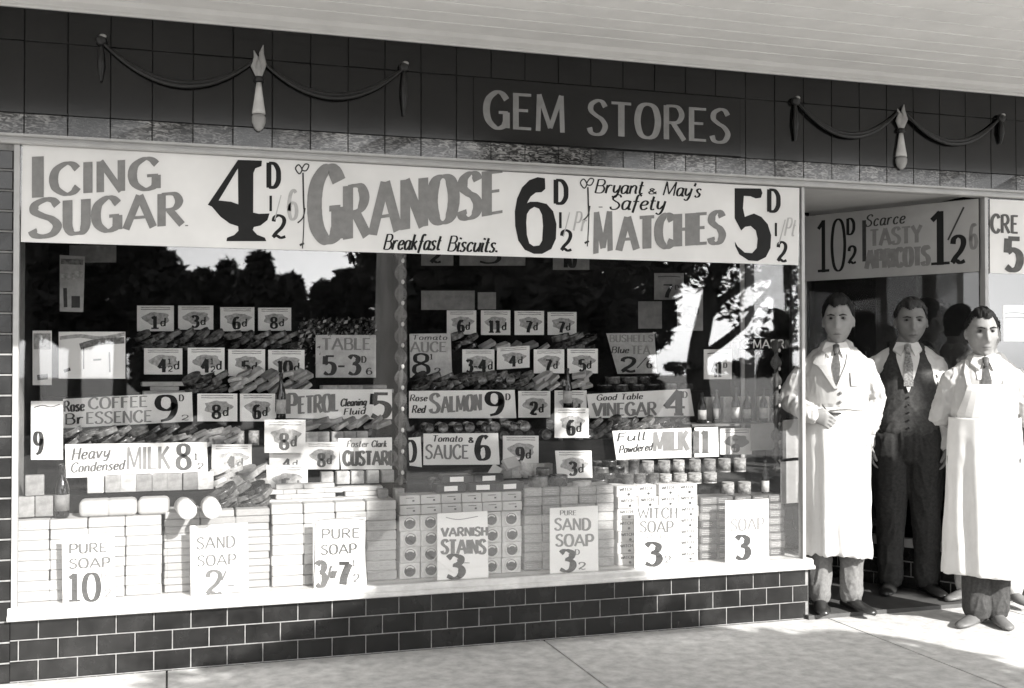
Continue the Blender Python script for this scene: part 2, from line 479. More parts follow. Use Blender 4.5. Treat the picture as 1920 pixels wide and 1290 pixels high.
def catmull(p, n=7):
    out = []
    m = len(p)
    closed = (abs(p[0][0] - p[-1][0]) < 1e-6 and abs(p[0][1] - p[-1][1]) < 1e-6)
    for i in range(m - 1):
        p1, p2 = p[i], p[i + 1]
        p0 = p[i - 1] if i > 0 else (p[-2] if closed else p1)
        p3 = p[i + 2] if i + 2 < m else (p[1] if closed else p2)
        for k in range(n):
            t = k / n
            q = []
            for a in (0, 1):
                q.append(0.5 * (2 * p1[a] + (p2[a] - p0[a]) * t + (2 * p0[a] - 5 * p1[a] + 4 * p2[a] - p3[a]) * t * t + (3 * p1[a] - p0[a] - 3 * p2[a] + p3[a]) * t ** 3))
            out.append(tuple(q))
    out.append(p[-1])
    return out

def ribbon(pts, wmin, wmax, jit=0.0):
    vs, fs = [], []
    n = len(pts)
    for i, p in enumerate(pts):
        a, b = pts[max(i - 1, 0)], pts[min(i + 1, n - 1)]
        dx, dy = b[0] - a[0], b[1] - a[1]
        l = math.hypot(dx, dy) or 1e-6
        dx, dy = dx / l, dy / l
        ww = (wmin + (wmax - wmin) * abs(dy) ** 1.3) * (1 + random.uniform(-jit, jit))
        vs += [(p[0] - dy * ww / 2, p[1] + dx * ww / 2), (p[0] + dy * ww / 2, p[1] - dx * ww / 2)]
    for i in range(n - 1):
        fs.append((2 * i, 2 * i + 1, 2 * i + 3, 2 * i + 2))
    return vs, fs

LAYER = [0]
def text_into(mb, text, quad, Y, wmin, wmax, slant=0.0, gap=0.1, jit=0.02, hpx=None):
    """quad: pixel corners bl, br, tr, tl of the cap-height box on plane Y"""
    bl, br, tr, tl = [Vector(q) for q in quad]
    wpx = ((br - bl).length + (tr - tl).length) / 2
    hp = ((tl - bl).length + (tr - br).length) / 2
    W = 0
    for ch in text:
        W += (FONT[ch][0] if ch in FONT else 0.3) + gap
    W -= gap
    sx = (wpx / hp) / W
    wmax = min(wmax, .30 * sx + .03)
    wmin = min(wmin, wmax * .6)
    x = 0.0
    tot = W * sx
    for ch in text:
        if ch not in FONT:
            x += 0.3 + gap
            continue
        wd, strokes = FONT[ch]
        for kind, pts in strokes:
            LAYER[0] = (LAYER[0] + 1) % 9
            yo = -0.0012 - 0.00012 * LAYER[0]
            q = [((x + a) * sx + slant * b, b) for a, b in pts]
            segs = [catmull(q)] if kind == 'C' else [[q[i], q[i + 1]] for i in range(len(q) - 1)]
            for sg in segs:
                kf = {'M': .68, 'W': .62, 'N': .82, 'E': .85, 'A': .82, 'S': .85, 'B': .8, 'R': .85, '8': .85}.get(ch, 1.0)
                vs, fs = ribbon(sg, wmin * min(1, kf + .1), wmax * kf, jit if kind == 'C' else 0)
                out = []
                for a, b in vs:
                    u = a / tot
                    lo = bl.lerp(br, u)
                    hi = tl.lerp(tr, u)
                    c = lo.lerp(hi, b)
                    p = at(c.x, c.y, Y)
                    out.append((p.x, Y + yo, p.z))
                mb.add(out, fs)
        x += wd + gap

def rectq(x0, y0, x1, y1, dl=0, dr=0):
    """pixel box (x0,y0 top-left, x1,y1 bottom-right), right side shifted by dr"""
    return ((x0, y1 + dl), (x1, y1 + dr), (x1, y0 + dr), (x0, y0 + dl))

def poly_into(mb, loops, Y, yo=-0.0015):
    bm = bmesh.new()
    edges = []
    for lp in loops:
        vs = []
        for px, py in lp:
            p = at(px, py, Y)
            vs.append(bm.verts.new((p.x, Y + yo, p.z)))
        for i in range(len(vs)):
            edges.append(bm.edges.new((vs[i], vs[(i + 1) % len(vs)])))
    bmesh.ops.triangle_fill(bm, edges=edges, use_beauty=True, use_dissolve=False, normal=(0, -1, 0))
    bm.verts.index_update()
    mb.add([v.co.copy() for v in bm.verts], [[v.index for v in f.verts] for f in bm.faces])
    bm.free()

def sheet(name, quad, Y, th, m, label, cat, group=None):
    """thin flat card with the pixel corners quad (bl, br, tr, tl) on plane Y"""
    ps = [at(q[0], q[1], Y) for q in quad]
    c = sum(ps, Vector()) / 4
    mb = MB((c.x, Y, min(p.z for p in ps)))
    mb.prism([(p.x, p.z) for p in ps], Y, Y + th)
    o = mb.build(name, m)
    return tag(o, label, cat, group)

def put(mb, name, m, parent):
    """child mesh of a card: vertices are in world space"""
    mb2 = MB()
    me = mb.mesh(name, m)
    o = link(name, me, parent)
    o.matrix_parent_inverse = Matrix.Translation(-parent.location)
    return o

# ================================================================== THE SHOP FRONT
XL, XR, X2, XE = -0.605, 3.19, 4.385, 7.6      # window left, window right, next window left, far end
ZT0, ZT1, ZF = 2.277, 2.322, 2.863             # transom bottom/top, fascia top
SILL = 0.316

ground = MB(); ground.box(-60, 60, -90, 12, -0.3, -0.02)
tag(ground.build("ground", M_GRASS), kind="structure")
pv = MB()
# paving slabs with open joints (joints run square to the shop)
jx = [-9.0, -7.2, -5.4, -3.6, -1.8, 0.0, 1.75, 3.33, 4.37, 6.2, 8.0, 9.8, 11.6]
for i in range(len(jx) - 1):
    for (y0, y1) in ((-1.9, 0.0), (-3.9, -1.908)):
        x0, x1 = jx[i] + 0.002, jx[i + 1] - 0.002
        yy1 = y1 - 0.004
        pv.add([(x0, y0, -0.02), (x1, y0, -0.02), (x1, yy1, -0.02), (x0, yy1, -0.02),
                (x0 + .003, y0 + .003, 0), (x1 - .003, y0 + .003, 0), (x1 - .003, yy1 - .003, 0), (x0 + .003, yy1 - .003, 0)],
               [(4, 5, 6, 7), (0, 1, 5, 4), (1, 2, 6, 5), (2, 3, 7, 6), (3, 0, 4, 7)])
tag(pv.build("pavement", M_PAVE), kind="structure")
jb = MB(); jb.box(-9, 11.6, -3.9, 1.6, -0.015, -0.010)
tag(jb.build("pavement_bedding", mat("joint_dirt", .06, .9, .3, 20)), kind="structure")
kb = MB(); kb.box(-40, 40, -4.1, -3.9, -0.2, 0.0)
tag(kb.build("kerb", M_KERB), kind="structure")
rd = MB(); rd.box(-60, 60, -14.0, -4.1, -0.16, -0.13)
tag(rd.build("road", M_ROAD), kind="structure")
ef = MB(); ef.box(XR + 0.02, X2 + 0.0, -0.03, 1.25, -0.005, 0.022)
tag(ef.build("entrance_floor", mat("entrance_tile", 0.07, 0.6, 0.2, 8)), kind="structure")

shop = empty("shop_front", (1.3, 0, 0), "tiled shop front with a big plate glass window, dark fascia and verandah roof", "shop")
SO = -Vector(shop.location)
def part(mb, name, m, parent=None, smooth=False):
    o = mb.build(name, m, None, smooth)
    p = parent or shop
    o.parent = p
    off = Vector((0, 0, 0))
    q = p
    while q is not None:
        off += Vector(q.location); q = q.parent
    o.location = Vector(o.location) - off
    return o

# stall riser: glazed bricks in running bond, one box each
def tiled_riser(x0, x1, y, name, ret=None):
    mb = MB()
    h, wd, j = 0.0868, 0.1555, 0.0052
    mb.cur = 1
    mb.box(x0, x1, y - 0.001, y + 0.08, -0.02, 0.2625)
    mb.cur = 0
    for r in range(4):
        z1 = 0.2615 - r * h
        z0 = max(z1 - h + j, -0.03)
        x = -0.052 - 30 * wd + (wd / 2 if r % 2 else 0)
        while x < x1:
            a, b = max(x, x0 + 0.002), min(x + wd - j, x1 - 0.002)
            if b - a > 0.012 and z1 - z0 > 0.01:
                mb.bbox(a, b, y - 0.0055, y, z0, z1, 0.0035, 0.0006)
            x += wd
    return part(mb, name, [M_TILE, M_MORTAR])
tiled_riser(XL - 0.03, XR + 0.035, 0.0, "stall_riser")
tiled_riser(X2 - 0.02, XE, 0.0, "stall_riser")
# returns of the riser into the doorway
def riser_return(xa, ya, xb, yb):
    mb = MB()
    d = Vector((xb - xa, yb - ya, 0)); n = d.length; d.normalize()
    q = Vector((d.y, -d.x, 0))
    def P(s, o, z): 
        p = Vector((xa, ya, 0)) + d * s + q * o
        return (p.x, p.y, z)
    mb.cur = 1
    mb.add([P(0, 0, -.02), P(n, 0, -.02), P(n, 0, .2625), P(0, 0, .2625)], [(0, 1, 2, 3)])
    mb.cur = 0
    for r in range(3):
        z1 = .2615 - r * .0868; z0 = z1 - .079
        s = 0.004 - (0.078 if r % 2 else 0)
        while s < n:
            a, b = max(s, 0.002), min(s + .148, n)
            if b - a > .01:
                mb.add([P(a, .005, z0), P(b, .005, z0), P(b, .005, z1), P(a, .005, z1), P(a, 0, z0), P(b, 0, z0), P(b, 0, z1), P(a, 0, z1)],
                       [(0, 1, 2, 3), (4, 5, 1, 0), (3, 2, 6, 7), (4, 0, 3, 7), (1, 5, 6, 2)])
            s += .1555
    return part(mb, "stall_riser", [M_TILE, M_MORTAR])
DX0, DX1, DY = 3.40, 3.836, 1.0     # back corners of the splayed doorway
riser_return(XR + 0.036, 0.0, DX0, DY)
riser_return(DX1, DY, X2 - 0.021, 0.0)

# sills
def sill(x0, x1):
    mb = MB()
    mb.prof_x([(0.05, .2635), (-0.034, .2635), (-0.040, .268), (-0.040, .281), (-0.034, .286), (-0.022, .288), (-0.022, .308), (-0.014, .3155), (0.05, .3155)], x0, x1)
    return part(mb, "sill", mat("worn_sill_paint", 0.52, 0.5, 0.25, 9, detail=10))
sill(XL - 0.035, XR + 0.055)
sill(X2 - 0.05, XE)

# window frames, glass
def frame_window(x0, x1, edge_r=True):
    mb = MB()
    t = 0.022
    mb.box(x0 - t, x0, -0.012, 0.03, SILL, ZT0)
    if edge_r: mb.box(x1, x1 + t * .75, -0.012, 0.03, SILL, ZT0)
    fr = part(mb, "window_frame", M_FRAME)
    gm = MB()
    gm.box(x0, x1, 0.0, 0.006, SILL, ZT0)
    g = part(gm, "glass_pane", M_GLASS, fr)
    return fr
frame_window(XL, XR)
frame_window(X2, XE, False)
def glass_return(xa, ya, xb, yb, name):
    d = Vector((xb - xa, yb - ya, 0)); n = d.length
    ang = math.atan2(d.y, d.x)
    mb = MB((xa, ya, 0))
    M = Matrix.Translation((xa, ya, 0)) @ Matrix.Rotation(ang, 4, 'Z')
    def bx(m, s0, s1, o0, o1, z0, z1):
        t = MB(); t.box(s0, s1, o0, o1, z0, z1)
        m.add([M @ p for p in t.v], t.f)
    for s0, s1 in ((n - 0.02, n),):
        bx(mb, s0, s1, -0.012, 0.012, SILL, ZT0)
    bx(mb, 0.0, n, -0.03, 0.02, .2635, SILL - .001)
    fr = part(mb, "return_frame", M_FRAME)
    gm = MB((xa, ya, 0))
    bx(gm, 0.02, n - 0.02, -0.003, 0.003, SILL, ZT0)
    part(gm, "glass_pane", M_GLASS, fr)
glass_return(XR + 0.018, 0.01, DX0, DY, "l")
glass_return(X2 - 0.022, 0.01, DX1, DY, "r")

# transom moulding right across, and the fascia of glass tiles
mb = MB()
mb.prof_x([(0.03, ZT0 + .001), (-0.03, ZT0 + .001), (-0.034, ZT0 + .006), (-0.034, ZT0 + .017), (-0.024, ZT0 + .020), (-0.024, ZT0 + .028), (-0.038, ZT0 + .033), (-0.038, ZT1 - .002), (0.03, ZT1 - .002)], -3.0, XE)
part(mb, "transom", M_FRAME)
mb = MB(); mb.box(-3.0, XE, -0.001, 0.12, ZT1, ZF)
part(mb, "fascia_bed", M_GROUT)
mb = MB(); mm = MB()
TW = 0.1725
x = 2.86 - 40 * TW
rows = [(ZT1 + .002, 2.411), (2.415, 2.721), (2.725, ZF - .002)]
while x < XE:
    for r, (a, b) in enumerate(rows):
        x0, x1 = max(x + .002, -3.0), min(x + TW - .002, XE)
        if x1 - x0 > .02:
            (mm if r == 0 else mb).bbox(x0, x1, -0.007, -0.001, a, b, 0.0010, 0.0006)
    x += TW
part(mb, "fascia_tiles", M_FTILE)
part(mm, "marbled_band", M_MARBLE)
mb = MB()
mb.prof_x([(0.1, ZF), (-0.018, ZF), (-0.022, ZF + .006), (-0.022, ZF + .016), (-0.030, ZF + .019), (-0.050, ZF + .030), (-0.066, ZF + .048), (-0.070, ZF + .062), (0.1, ZF + .062)], -3.0, XE)
part(mb, "cornice", M_CREAM)
# verandah: soffit boards, front beam, roof, posts
mb = MB()
y = -0.071
while y > -2.3:
    mb.prof_x([(y, ZF + .05), (y - .004, ZF + .046), (y - .130, ZF + .046), (y - .134, ZF + .052), (y - .136, ZF + .07), (y, ZF + .07)], -6, 9.5)
    y -= 0.137
mb.box(-6, 9.5, -2.36, 0.1, ZF + .071, ZF + .16)
part(mb, "verandah_soffit", M_WHITE)
mb = MB(); mb.box(-6, 9.5, -2.50, -2.40, ZF + 0.03, ZF + .28)
part(mb, "verandah_beam", M_CREAM)
mb = MB(); mb.box(-3.0, XE, 0.13, 4.2, ZF, 3.4); mb.box(-6.5, -3.0, -0.05, 4.2, 0, 3.4); mb.box(XE, 10, -.05, 4.2, 0, 3.4)
part(mb, "upper_wall", M_BRICKW)
# pier left of the window
mb = MB(); mb.cur = 1
mb.box(-3.0, XL - 0.024, 0.0, 0.4, 0.0, ZT0); mb.cur = 0
for r in range(27):
    z0 = r * .0868 + .262 - 3 * .0868
    if z0 > ZT0 - .02 or z0 < -.01: continue
    x = XL - 0.026
    first = True
    while x > -2.0:
        wv = 0.0775 if (first and r % 2) else 0.155
        mb.bbox(x - wv + .0075, x, -0.0055, 0.0, z0, min(z0 + .079, ZT0 - .002), .0035, .0006)
        x -= wv; first = False
part(mb, "tiled_pier", [M_TILE, M_MORTAR])
# inside: display floor, dark back, end wall, doorway ceiling, door
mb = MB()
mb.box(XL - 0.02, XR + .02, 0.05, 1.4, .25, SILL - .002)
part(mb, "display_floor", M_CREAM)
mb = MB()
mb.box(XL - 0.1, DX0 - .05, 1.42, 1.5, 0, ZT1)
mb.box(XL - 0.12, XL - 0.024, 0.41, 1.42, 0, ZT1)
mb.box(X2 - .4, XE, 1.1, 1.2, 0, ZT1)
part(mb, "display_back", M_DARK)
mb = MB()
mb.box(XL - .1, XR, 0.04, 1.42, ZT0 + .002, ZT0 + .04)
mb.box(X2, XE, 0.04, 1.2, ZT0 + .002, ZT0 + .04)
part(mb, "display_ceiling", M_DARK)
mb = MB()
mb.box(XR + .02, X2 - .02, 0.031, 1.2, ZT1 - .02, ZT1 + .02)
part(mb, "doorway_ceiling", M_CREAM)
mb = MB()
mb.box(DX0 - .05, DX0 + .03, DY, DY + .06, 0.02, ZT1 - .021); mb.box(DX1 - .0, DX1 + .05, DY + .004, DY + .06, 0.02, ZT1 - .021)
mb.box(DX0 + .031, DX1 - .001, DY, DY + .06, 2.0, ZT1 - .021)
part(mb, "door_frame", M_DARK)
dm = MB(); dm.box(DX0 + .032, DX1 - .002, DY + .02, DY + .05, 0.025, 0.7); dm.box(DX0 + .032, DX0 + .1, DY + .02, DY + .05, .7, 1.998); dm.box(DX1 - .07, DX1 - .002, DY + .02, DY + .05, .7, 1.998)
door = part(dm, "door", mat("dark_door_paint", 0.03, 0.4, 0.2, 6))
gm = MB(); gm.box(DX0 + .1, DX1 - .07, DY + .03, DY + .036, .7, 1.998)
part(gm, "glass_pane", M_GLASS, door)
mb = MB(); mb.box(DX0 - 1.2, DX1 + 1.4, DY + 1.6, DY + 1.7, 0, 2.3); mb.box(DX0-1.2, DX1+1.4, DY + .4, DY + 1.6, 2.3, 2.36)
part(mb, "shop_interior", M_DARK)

# ------------------------------------------------------------------ name board
nb = empty("name_board", at(1130, 235, -0.02), "dark glass name board lettered GEM STORES on the fascia tiles", "sign")
a = at(888, 290, -.012); b = at(1388, 290, -.012)
mb = MB(nb.location); mb.bbox(a.x, b.x, -0.016, -0.0075, 2.416, 2.7215, .003)
o = mb.build("board", M_BOARD, nb); o.location = (0, 0, 0)
mb = MB()
Yb = -0.017
def gemtext(txt, bl, br, tr, tl, ww=.19):
    text_into(mb, txt, (bl, br, tr, tl), Yb, .085, ww, gap=.13, jit=0)
gemtext("GEM", (909, 239), (1058, 249), (1058, 180), (909, 171))
put(mb, "lettering", M_GILT, nb); mb = MB()
gemtext("STORES", (1103, 252), (1367, 269), (1367, 206), (1103, 187))
put(mb, "lettering", M_GILT, nb)

# ------------------------------------------------------------------ plaster swags on the fascia
M_ORN = mat("plaster_ornament", 0.30, 0.5, 0.2, 15)
M_ROPE = mat("bronze_rope", 0.012, 0.35, 0.3, 30)
def torch(px, ytop, ybot, label):
    base = at(px, ybot, -.02)
    top = at(px, ytop, -.02)
    H = top.z - base.z
    t = empty("torch_ornament", base, label, "ornament", "torch ornaments on the fascia")
    m = MB(); m.lathe([(.006, 0), (.020, .03 * H), (.030, .10 * H), (.031, .16 * H), (.026, .19 * H)], (0, 0, 0), 14)
    m.build("finial", M_ORN, t, True)
    m = MB(); m.lathe([(.030, .2 * H), (.028, .24 * H), (.019, .40 * H), (.011, .56 * H)], (0, 0, 0), 14)
    m.build("torch_handle", mat("pale_plaster", .55, .5, .15, 12), t, True)
    m = MB(); m.lathe([(.014, .565 * H), (.022, .58 * H), (.022, .62 * H), (.014, .635 * H)], (0, 0, 0), 14)
    m.build("band", M_ROPE, t, True)
    m = MB()
    for k, (dx, s) in enumerate(((-.014, .8), (.012, 1.0), (.0, .62))):
        m.tube([(dx * .3, -.004 * k, .64 * H), (dx * 1.5, -.006 - .003 * k, (.64 + .13 * s) * H), (dx * .9, -.004, (.64 + .26 * s) * H), (dx * 1.6, 0, (.64 + .36 * s) * H)],
               [.011, .016, .011, .002], 10)
    m.build("flame", M_ORN, t, True)
torch(485, 84, 246, "pale torch shaped ornament on the dark fascia above the icing sugar lettering")
torch(1690, 196, 318, "pale torch shaped ornament between two rope swags above the doorway")
def knob(px, py, pyb, label):
    c = at(px, py, -.02)
    t = empty("swag_knob", c, label, "ornament", "round knobs with tassels on the fascia")
    m = MB(); m.ell((0, -.006, 0), (.024, .022, .024), 14, 10)
    m.build("boss", M_ROPE, t, True)
    L_ = c.z - at(px, pyb, -.02).z
    m = MB(); m.tube([(0, 0, -.02), (0, -.004, -.3 * L_), (0, -.004, -.6 * L_), (0, 0, -L_)], [.008, .013, .017, .006], 10)
    m.build("tassel", M_ROPE, t, True)
    m = MB(); m.ell((.006, -.012, .016), (.016, .012, .010), 12, 8)
    m.build("cap", M_ORN, t, True)
knob(190, 76, 150, "small round knob with tassel near the left end of the dark fascia")
knob(757, 126, 215, "round knob with tassel on the fascia left of the dark name board")
knob(1491, 190, 262, "round knob with tassel on the fascia right of the dark name board")
knob(1876, 222, 268, "round knob with tassel at the far right end of the fascia")
def swag(p0, p1, sag, label):
    a, b = at(p0[0], p0[1], -.022), at(p1[0], p1[1], -.022)
    m = MB((a + b) / 2)
    for off in (0, .016):
        pts = []
        for k in range(17):
            t = k / 16
            p = a.lerp(b, t)
            p.z -= (sag + off * 1.0) * 4 * t * (1 - t)
            p.y -= off * .3
            pts.append(p)
        m.tube(pts, [.006 + .005 * math.sin(math.pi * k / 16) for k in range(17)], 8)
    tag(m.build("rope_swag", M_ROPE, None, True), label, "swag", "rope swags on the fascia")
swag((190, 78), (480, 112), .14, "dark rope swag at the far left of the fascia")
swag((490, 114), (757, 128), .14, "dark rope swag left of the name board, between torch and knob")
swag((1495, 192), (1682, 212), .14, "dark rope swag right of the name board, left of the right hand torch")
swag((1698, 213), (1874, 222), .14, "dark rope swag at the far right of the fascia, right of the torch")

# ------------------------------------------------------------------ banners
YB = -0.005
ban = sheet("window_banner", ((39, 453.5), (1497, 497), (1499, 352.5), (42, 271.5)), YB, .002, M_BAN,
            "long white paper banner along the top of the window lettered Icing Sugar, Granose and Matches", "banner")
g = MB()
def bt(txt, x0, x1, yb0, yb1, h0, h1, wmin, wmax, **k):
    text_into(g, txt, ((x0, yb0), (x1, yb1), (x1, yb1 - h1), (x0, yb0 - h0)), YB, wmin, wmax, gap=k.pop('gap', .14), **k)
bt("I", 60, 82, 371, 370, 77, 77, .1, .29)
bt("CING", 97, 298, 366, 354, 58, 58, .10, .30)
bt("S", 57, 112, 446, 442, 70, 70, .12, .30)
bt("UGAR", 122, 342, 440, 421, 64, 60, .10, .30)
put(g, "grey_lettering", M_GREYINK, ban); g = MB()
bt("G", 586, 640, 456, 450, 140, 138, .08, .20)
bt("RANOSE", 648, 942, 449, 400, 100, 82, .07, .25, gap=.12)
put(g, "grey_lettering", M_GREYINK, ban); g = MB()
bt("M", 1115, 1146, 476, 470, 78, 74, .09, .26)
bt("ATCHES", 1160, 1356, 470, 456, 62, 60, .10, .30, gap=.12)
bt(".", 346, 354, 424, 424, 18, 18, .3, .3)
put(g, "grey_lettering", M_GREYINK, ban)
g = MB()
def zl(ox, oy, k, pts): return [(ox + x / k, oy + y / k) for x, y in pts]
Z = (300, 280, 2.909)
poly_into(g, [zl(*Z, [(425, 58), (556, 62), (553, 92), (520, 104), (509, 130), (508, 345), (540, 352), (597, 350), (586, 386), (548, 416), (512, 424), (506, 440), (530, 466), (572, 482), (580, 501), (362, 501), (366, 482), (404, 468), (428, 444), (426, 420), (380, 405), (330, 368), (282, 312), (260, 303)]),
              zl(*Z, [(425, 104), (427, 300), (388, 286), (320, 279)])], YB)
put(g, "price_figure", M_INK, ban); g = MB()
Z = (860, 300, 2.909)
poly_into(g, [zl(*Z, [(470, 100), (472, 158), (452, 176), (420, 178), (392, 200), (372, 236), (390, 228), (430, 228), (480, 240), (515, 280), (533, 350), (530, 430), (505, 485), (455, 512), (410, 512), (360, 490), (325, 440), (308, 360), (306, 280), (318, 210), (345, 150), (385, 110), (430, 94)]),
              zl(*Z, [(388, 270), (412, 256), (438, 266), (455, 300), (460, 360), (455, 440), (440, 466), (408, 470), (385, 455), (372, 410), (368, 340), (372, 295)])], YB)
put(g, "price_figure", M_INK, ban); g = MB()
poly_into(g, [zl(*Z, [(1505, 154), (1648, 156), (1656, 180), (1648, 206), (1620, 210), (1590, 198), (1555, 196), (1550, 262), (1560, 310), (1610, 292), (1650, 310), (1685, 350), (1704, 410), (1700, 480), (1675, 530), (1630, 552), (1580, 548), (1530, 515), (1508, 470), (1506, 445), (1520, 470), (1560, 505), (1600, 508), (1625, 480), (1630, 430), (1620, 385), (1592, 360), (1562, 365), (1540, 385), (1505, 318)])], YB)
put(g, "price_figure", M_INK, ban); g = MB()
for (x0, x1, y0, y1) in ((502, 523, 352, 305), (1040, 1062, 382, 337), (1440, 1460, 397, 355)):
    bt("D", x0, x1, y0, y0 + 1, y0 - y1, y0 - y1, .12, .2)
for (x, yb, yt) in ((506, 396, 367), (1049, 428, 398), (1453, 443, 418)):
    bt("I", x - 2, x + 5, yb, yb, yb - yt, yb - yt, .05, .16)
for (x0, x1, yb, h) in ((510, 536, 447, 44), (1051, 1072, 471, 40), (1457, 1475, 491, 38)):
    bt("2", x0, x1, yb, yb + 1, h, h, .1, .17)
put(g, "small_lettering", M_INK, ban); g = MB()
bt("Breakfast", 718, 824, 468, 469, 29, 29, .07, .16, slant=.25, gap=.06)
bt("Biscuits.", 838, 932, 471, 473, 29, 29, .07, .16, slant=.25, gap=.06)
put(g, "script_lettering", M_INK, ban); g = MB()
bt("Bryant", 1114, 1204, 362, 364, 26, 26, .07, .16, slant=.25, gap=.06)
bt("&", 1214, 1232, 364, 364, 15, 15, .1, .2)
bt("May's", 1242, 1312, 366, 370, 26, 26, .07, .16, slant=.25, gap=.06)
bt("Safety", 1142, 1244, 393, 394, 28, 28, .07, .16, slant=.25, gap=.06)
bt(".", 1122, 1130, 389, 389, 12, 12, .5, .6)
put(g, "script_lettering", M_INK, ban)
g = MB()
def line(pts, wpx, tgt=None, Y=YB):
    """painted line through pixel points"""
    tgt = tgt if tgt is not None else g
    vs, fs = ribbon(catmull(pts, 5), wpx, wpx)
    LAYER[0] = (LAYER[0] + 1) % 9
    tgt.add([(at(x, y, Y).x, Y - .0012 - .00012 * LAYER[0], at(x, y, Y).z) for x, y in vs], fs)
for (x, y, yb) in ((566, 318, 466), (1100, 345, 462)):
    line([(x - 12, y - 2), (x - 6, y - 9), (x, y), (x - 5, y + 8), (x - 12, y - 2)], 2.5)
    line([(x, y), (x + 6, y - 10), (x + 13, y - 8), (x + 8, y + 2), (x, y)], 2.5)
    line([(x + 2, y + 6), (x + 3, (y + yb) / 2 - 20), (x + 4, (y + yb) / 2)], 3)
    line([(x + 4, (y + yb) / 2), (x + 3, yb - 30), (x + 1, yb)], 2)
    line([(x - 8, yb - 48), (x + 2, yb - 58), (x + 6, yb - 76)], 2.5)
    line([(x - 4, yb - 6), (x + 4, yb - 10)], 4)
put(g, "scroll_divider", M_INKSOFT, ban)
g = MB()
bt("6", 540, 558, 412, 412, 56, 56, .08, .12)
bt("Pr", 1074, 1096, 432, 434, 36, 36, .06, .1, slant=.2)
bt("Pt", 1470, 1488, 442, 443, 34, 34, .06, .1, slant=.2)
for (x, y) in ((515, 400), (1056, 432), (1460, 446)):
    line([(x, y + 12), (x + 12, y - 34)], 2)
put(g, "pale_lettering", M_FAINT, ban)

# banner on the splayed doorway window: built flat, then swung onto that wall
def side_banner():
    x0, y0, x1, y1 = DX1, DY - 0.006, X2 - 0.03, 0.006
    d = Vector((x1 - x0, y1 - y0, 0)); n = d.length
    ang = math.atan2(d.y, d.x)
    o = empty("doorway_banner", (x0, y0, 1.86), "paper banner greyed for doorway shade, reading Apricots on the side window of the doorway", "banner", rz=ang)
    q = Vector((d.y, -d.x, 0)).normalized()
    m = MB(); m.box(0.01, n - .01, -.014, -.012, 0, .41); m.build("paper", mat("shaded_banner_paper", .36, .85, .1, 4, spec=.1), o)  # doorway shade is put into the paper's darker grey
    def bt2(mm, txt, u0, u1, v0, v1, wmin, wmax, slant=0):
        W = sum(FONT[c][0] + .12 if c in FONT else .42 for c in txt) - .12
        H = v1 - v0
        sx = (u1 - u0) / H / W
        x = 0
        for c in txt:
            if c in FONT:
                for kind, pts in FONT[c][1]:
                    LAYER[0] = (LAYER[0] + 1) % 9
                    qq = [((x + a) * sx + slant * b, b) for a, b in pts]
                    for sg in ([catmull(qq)] if kind == 'C' else [[qq[i], qq[i + 1]] for i in range(len(qq) - 1)]):
                        vs, fs = ribbon(sg, wmin, wmax)
                        mm.add([(u0 + a * H, -.0152 - .00012 * LAYER[0], v0 + b * H) for a, b in vs], fs)
                x += FONT[c][0] + .12
            else: x += .42
    f = n / 340.0
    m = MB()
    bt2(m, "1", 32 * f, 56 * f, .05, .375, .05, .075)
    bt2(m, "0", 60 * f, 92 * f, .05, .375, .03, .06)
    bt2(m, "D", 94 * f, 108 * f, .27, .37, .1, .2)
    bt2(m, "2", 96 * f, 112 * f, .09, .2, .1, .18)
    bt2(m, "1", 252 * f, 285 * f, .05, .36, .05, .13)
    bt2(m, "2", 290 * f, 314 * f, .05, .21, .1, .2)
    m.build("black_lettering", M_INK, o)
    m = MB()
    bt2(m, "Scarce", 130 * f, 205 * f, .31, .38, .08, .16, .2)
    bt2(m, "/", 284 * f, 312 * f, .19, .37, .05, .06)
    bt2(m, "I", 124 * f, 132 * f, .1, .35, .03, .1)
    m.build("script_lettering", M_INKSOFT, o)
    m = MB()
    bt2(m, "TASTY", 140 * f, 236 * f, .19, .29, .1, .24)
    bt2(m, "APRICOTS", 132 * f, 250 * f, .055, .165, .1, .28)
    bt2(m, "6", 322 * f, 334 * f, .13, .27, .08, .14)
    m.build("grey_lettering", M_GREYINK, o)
side_banner()

bn2 = sheet("window_banner", ((1856, 512), (2100, 519), (2100, 386), (1856, 373)), YB, .002, M_PAPER,
            "white paper banner in the next window, at the right edge, reading CRE over 5", "banner")
g = MB()
bt("CRE", 1858, 1908, 436, 438, 34, 34, .12, .2)
bt("5", 1884, 1914, 506, 507, 62, 62, .14, .24)
put(g, "lettering", M_BLUEINK, bn2)

# ================================================================== THE WINDOW DISPLAY
stand = empty("display_stand", (1.3, .9, SILL), "dark cloth covered stepped stand behind the goods in the window", "display stand")
def zat(py, Y, px=700): return at(px, py, Y).z
ZC, ZD, ZE, ZG = zat(908, .36), zat(832, .58), zat(738, .78), zat(660, .98)
for (y0, y1, z) in ((.32, .53, ZC), (.532, .73, ZD), (.732, .93, ZE), (.932, 1.12, ZG)):
    m = MB(stand.location)
    m.box(XL + .02, XR - .12, y0, y1, SILL, z - .001)
    o = m.build("step", M_DARK, stand); o.location = (0, 0, 0)

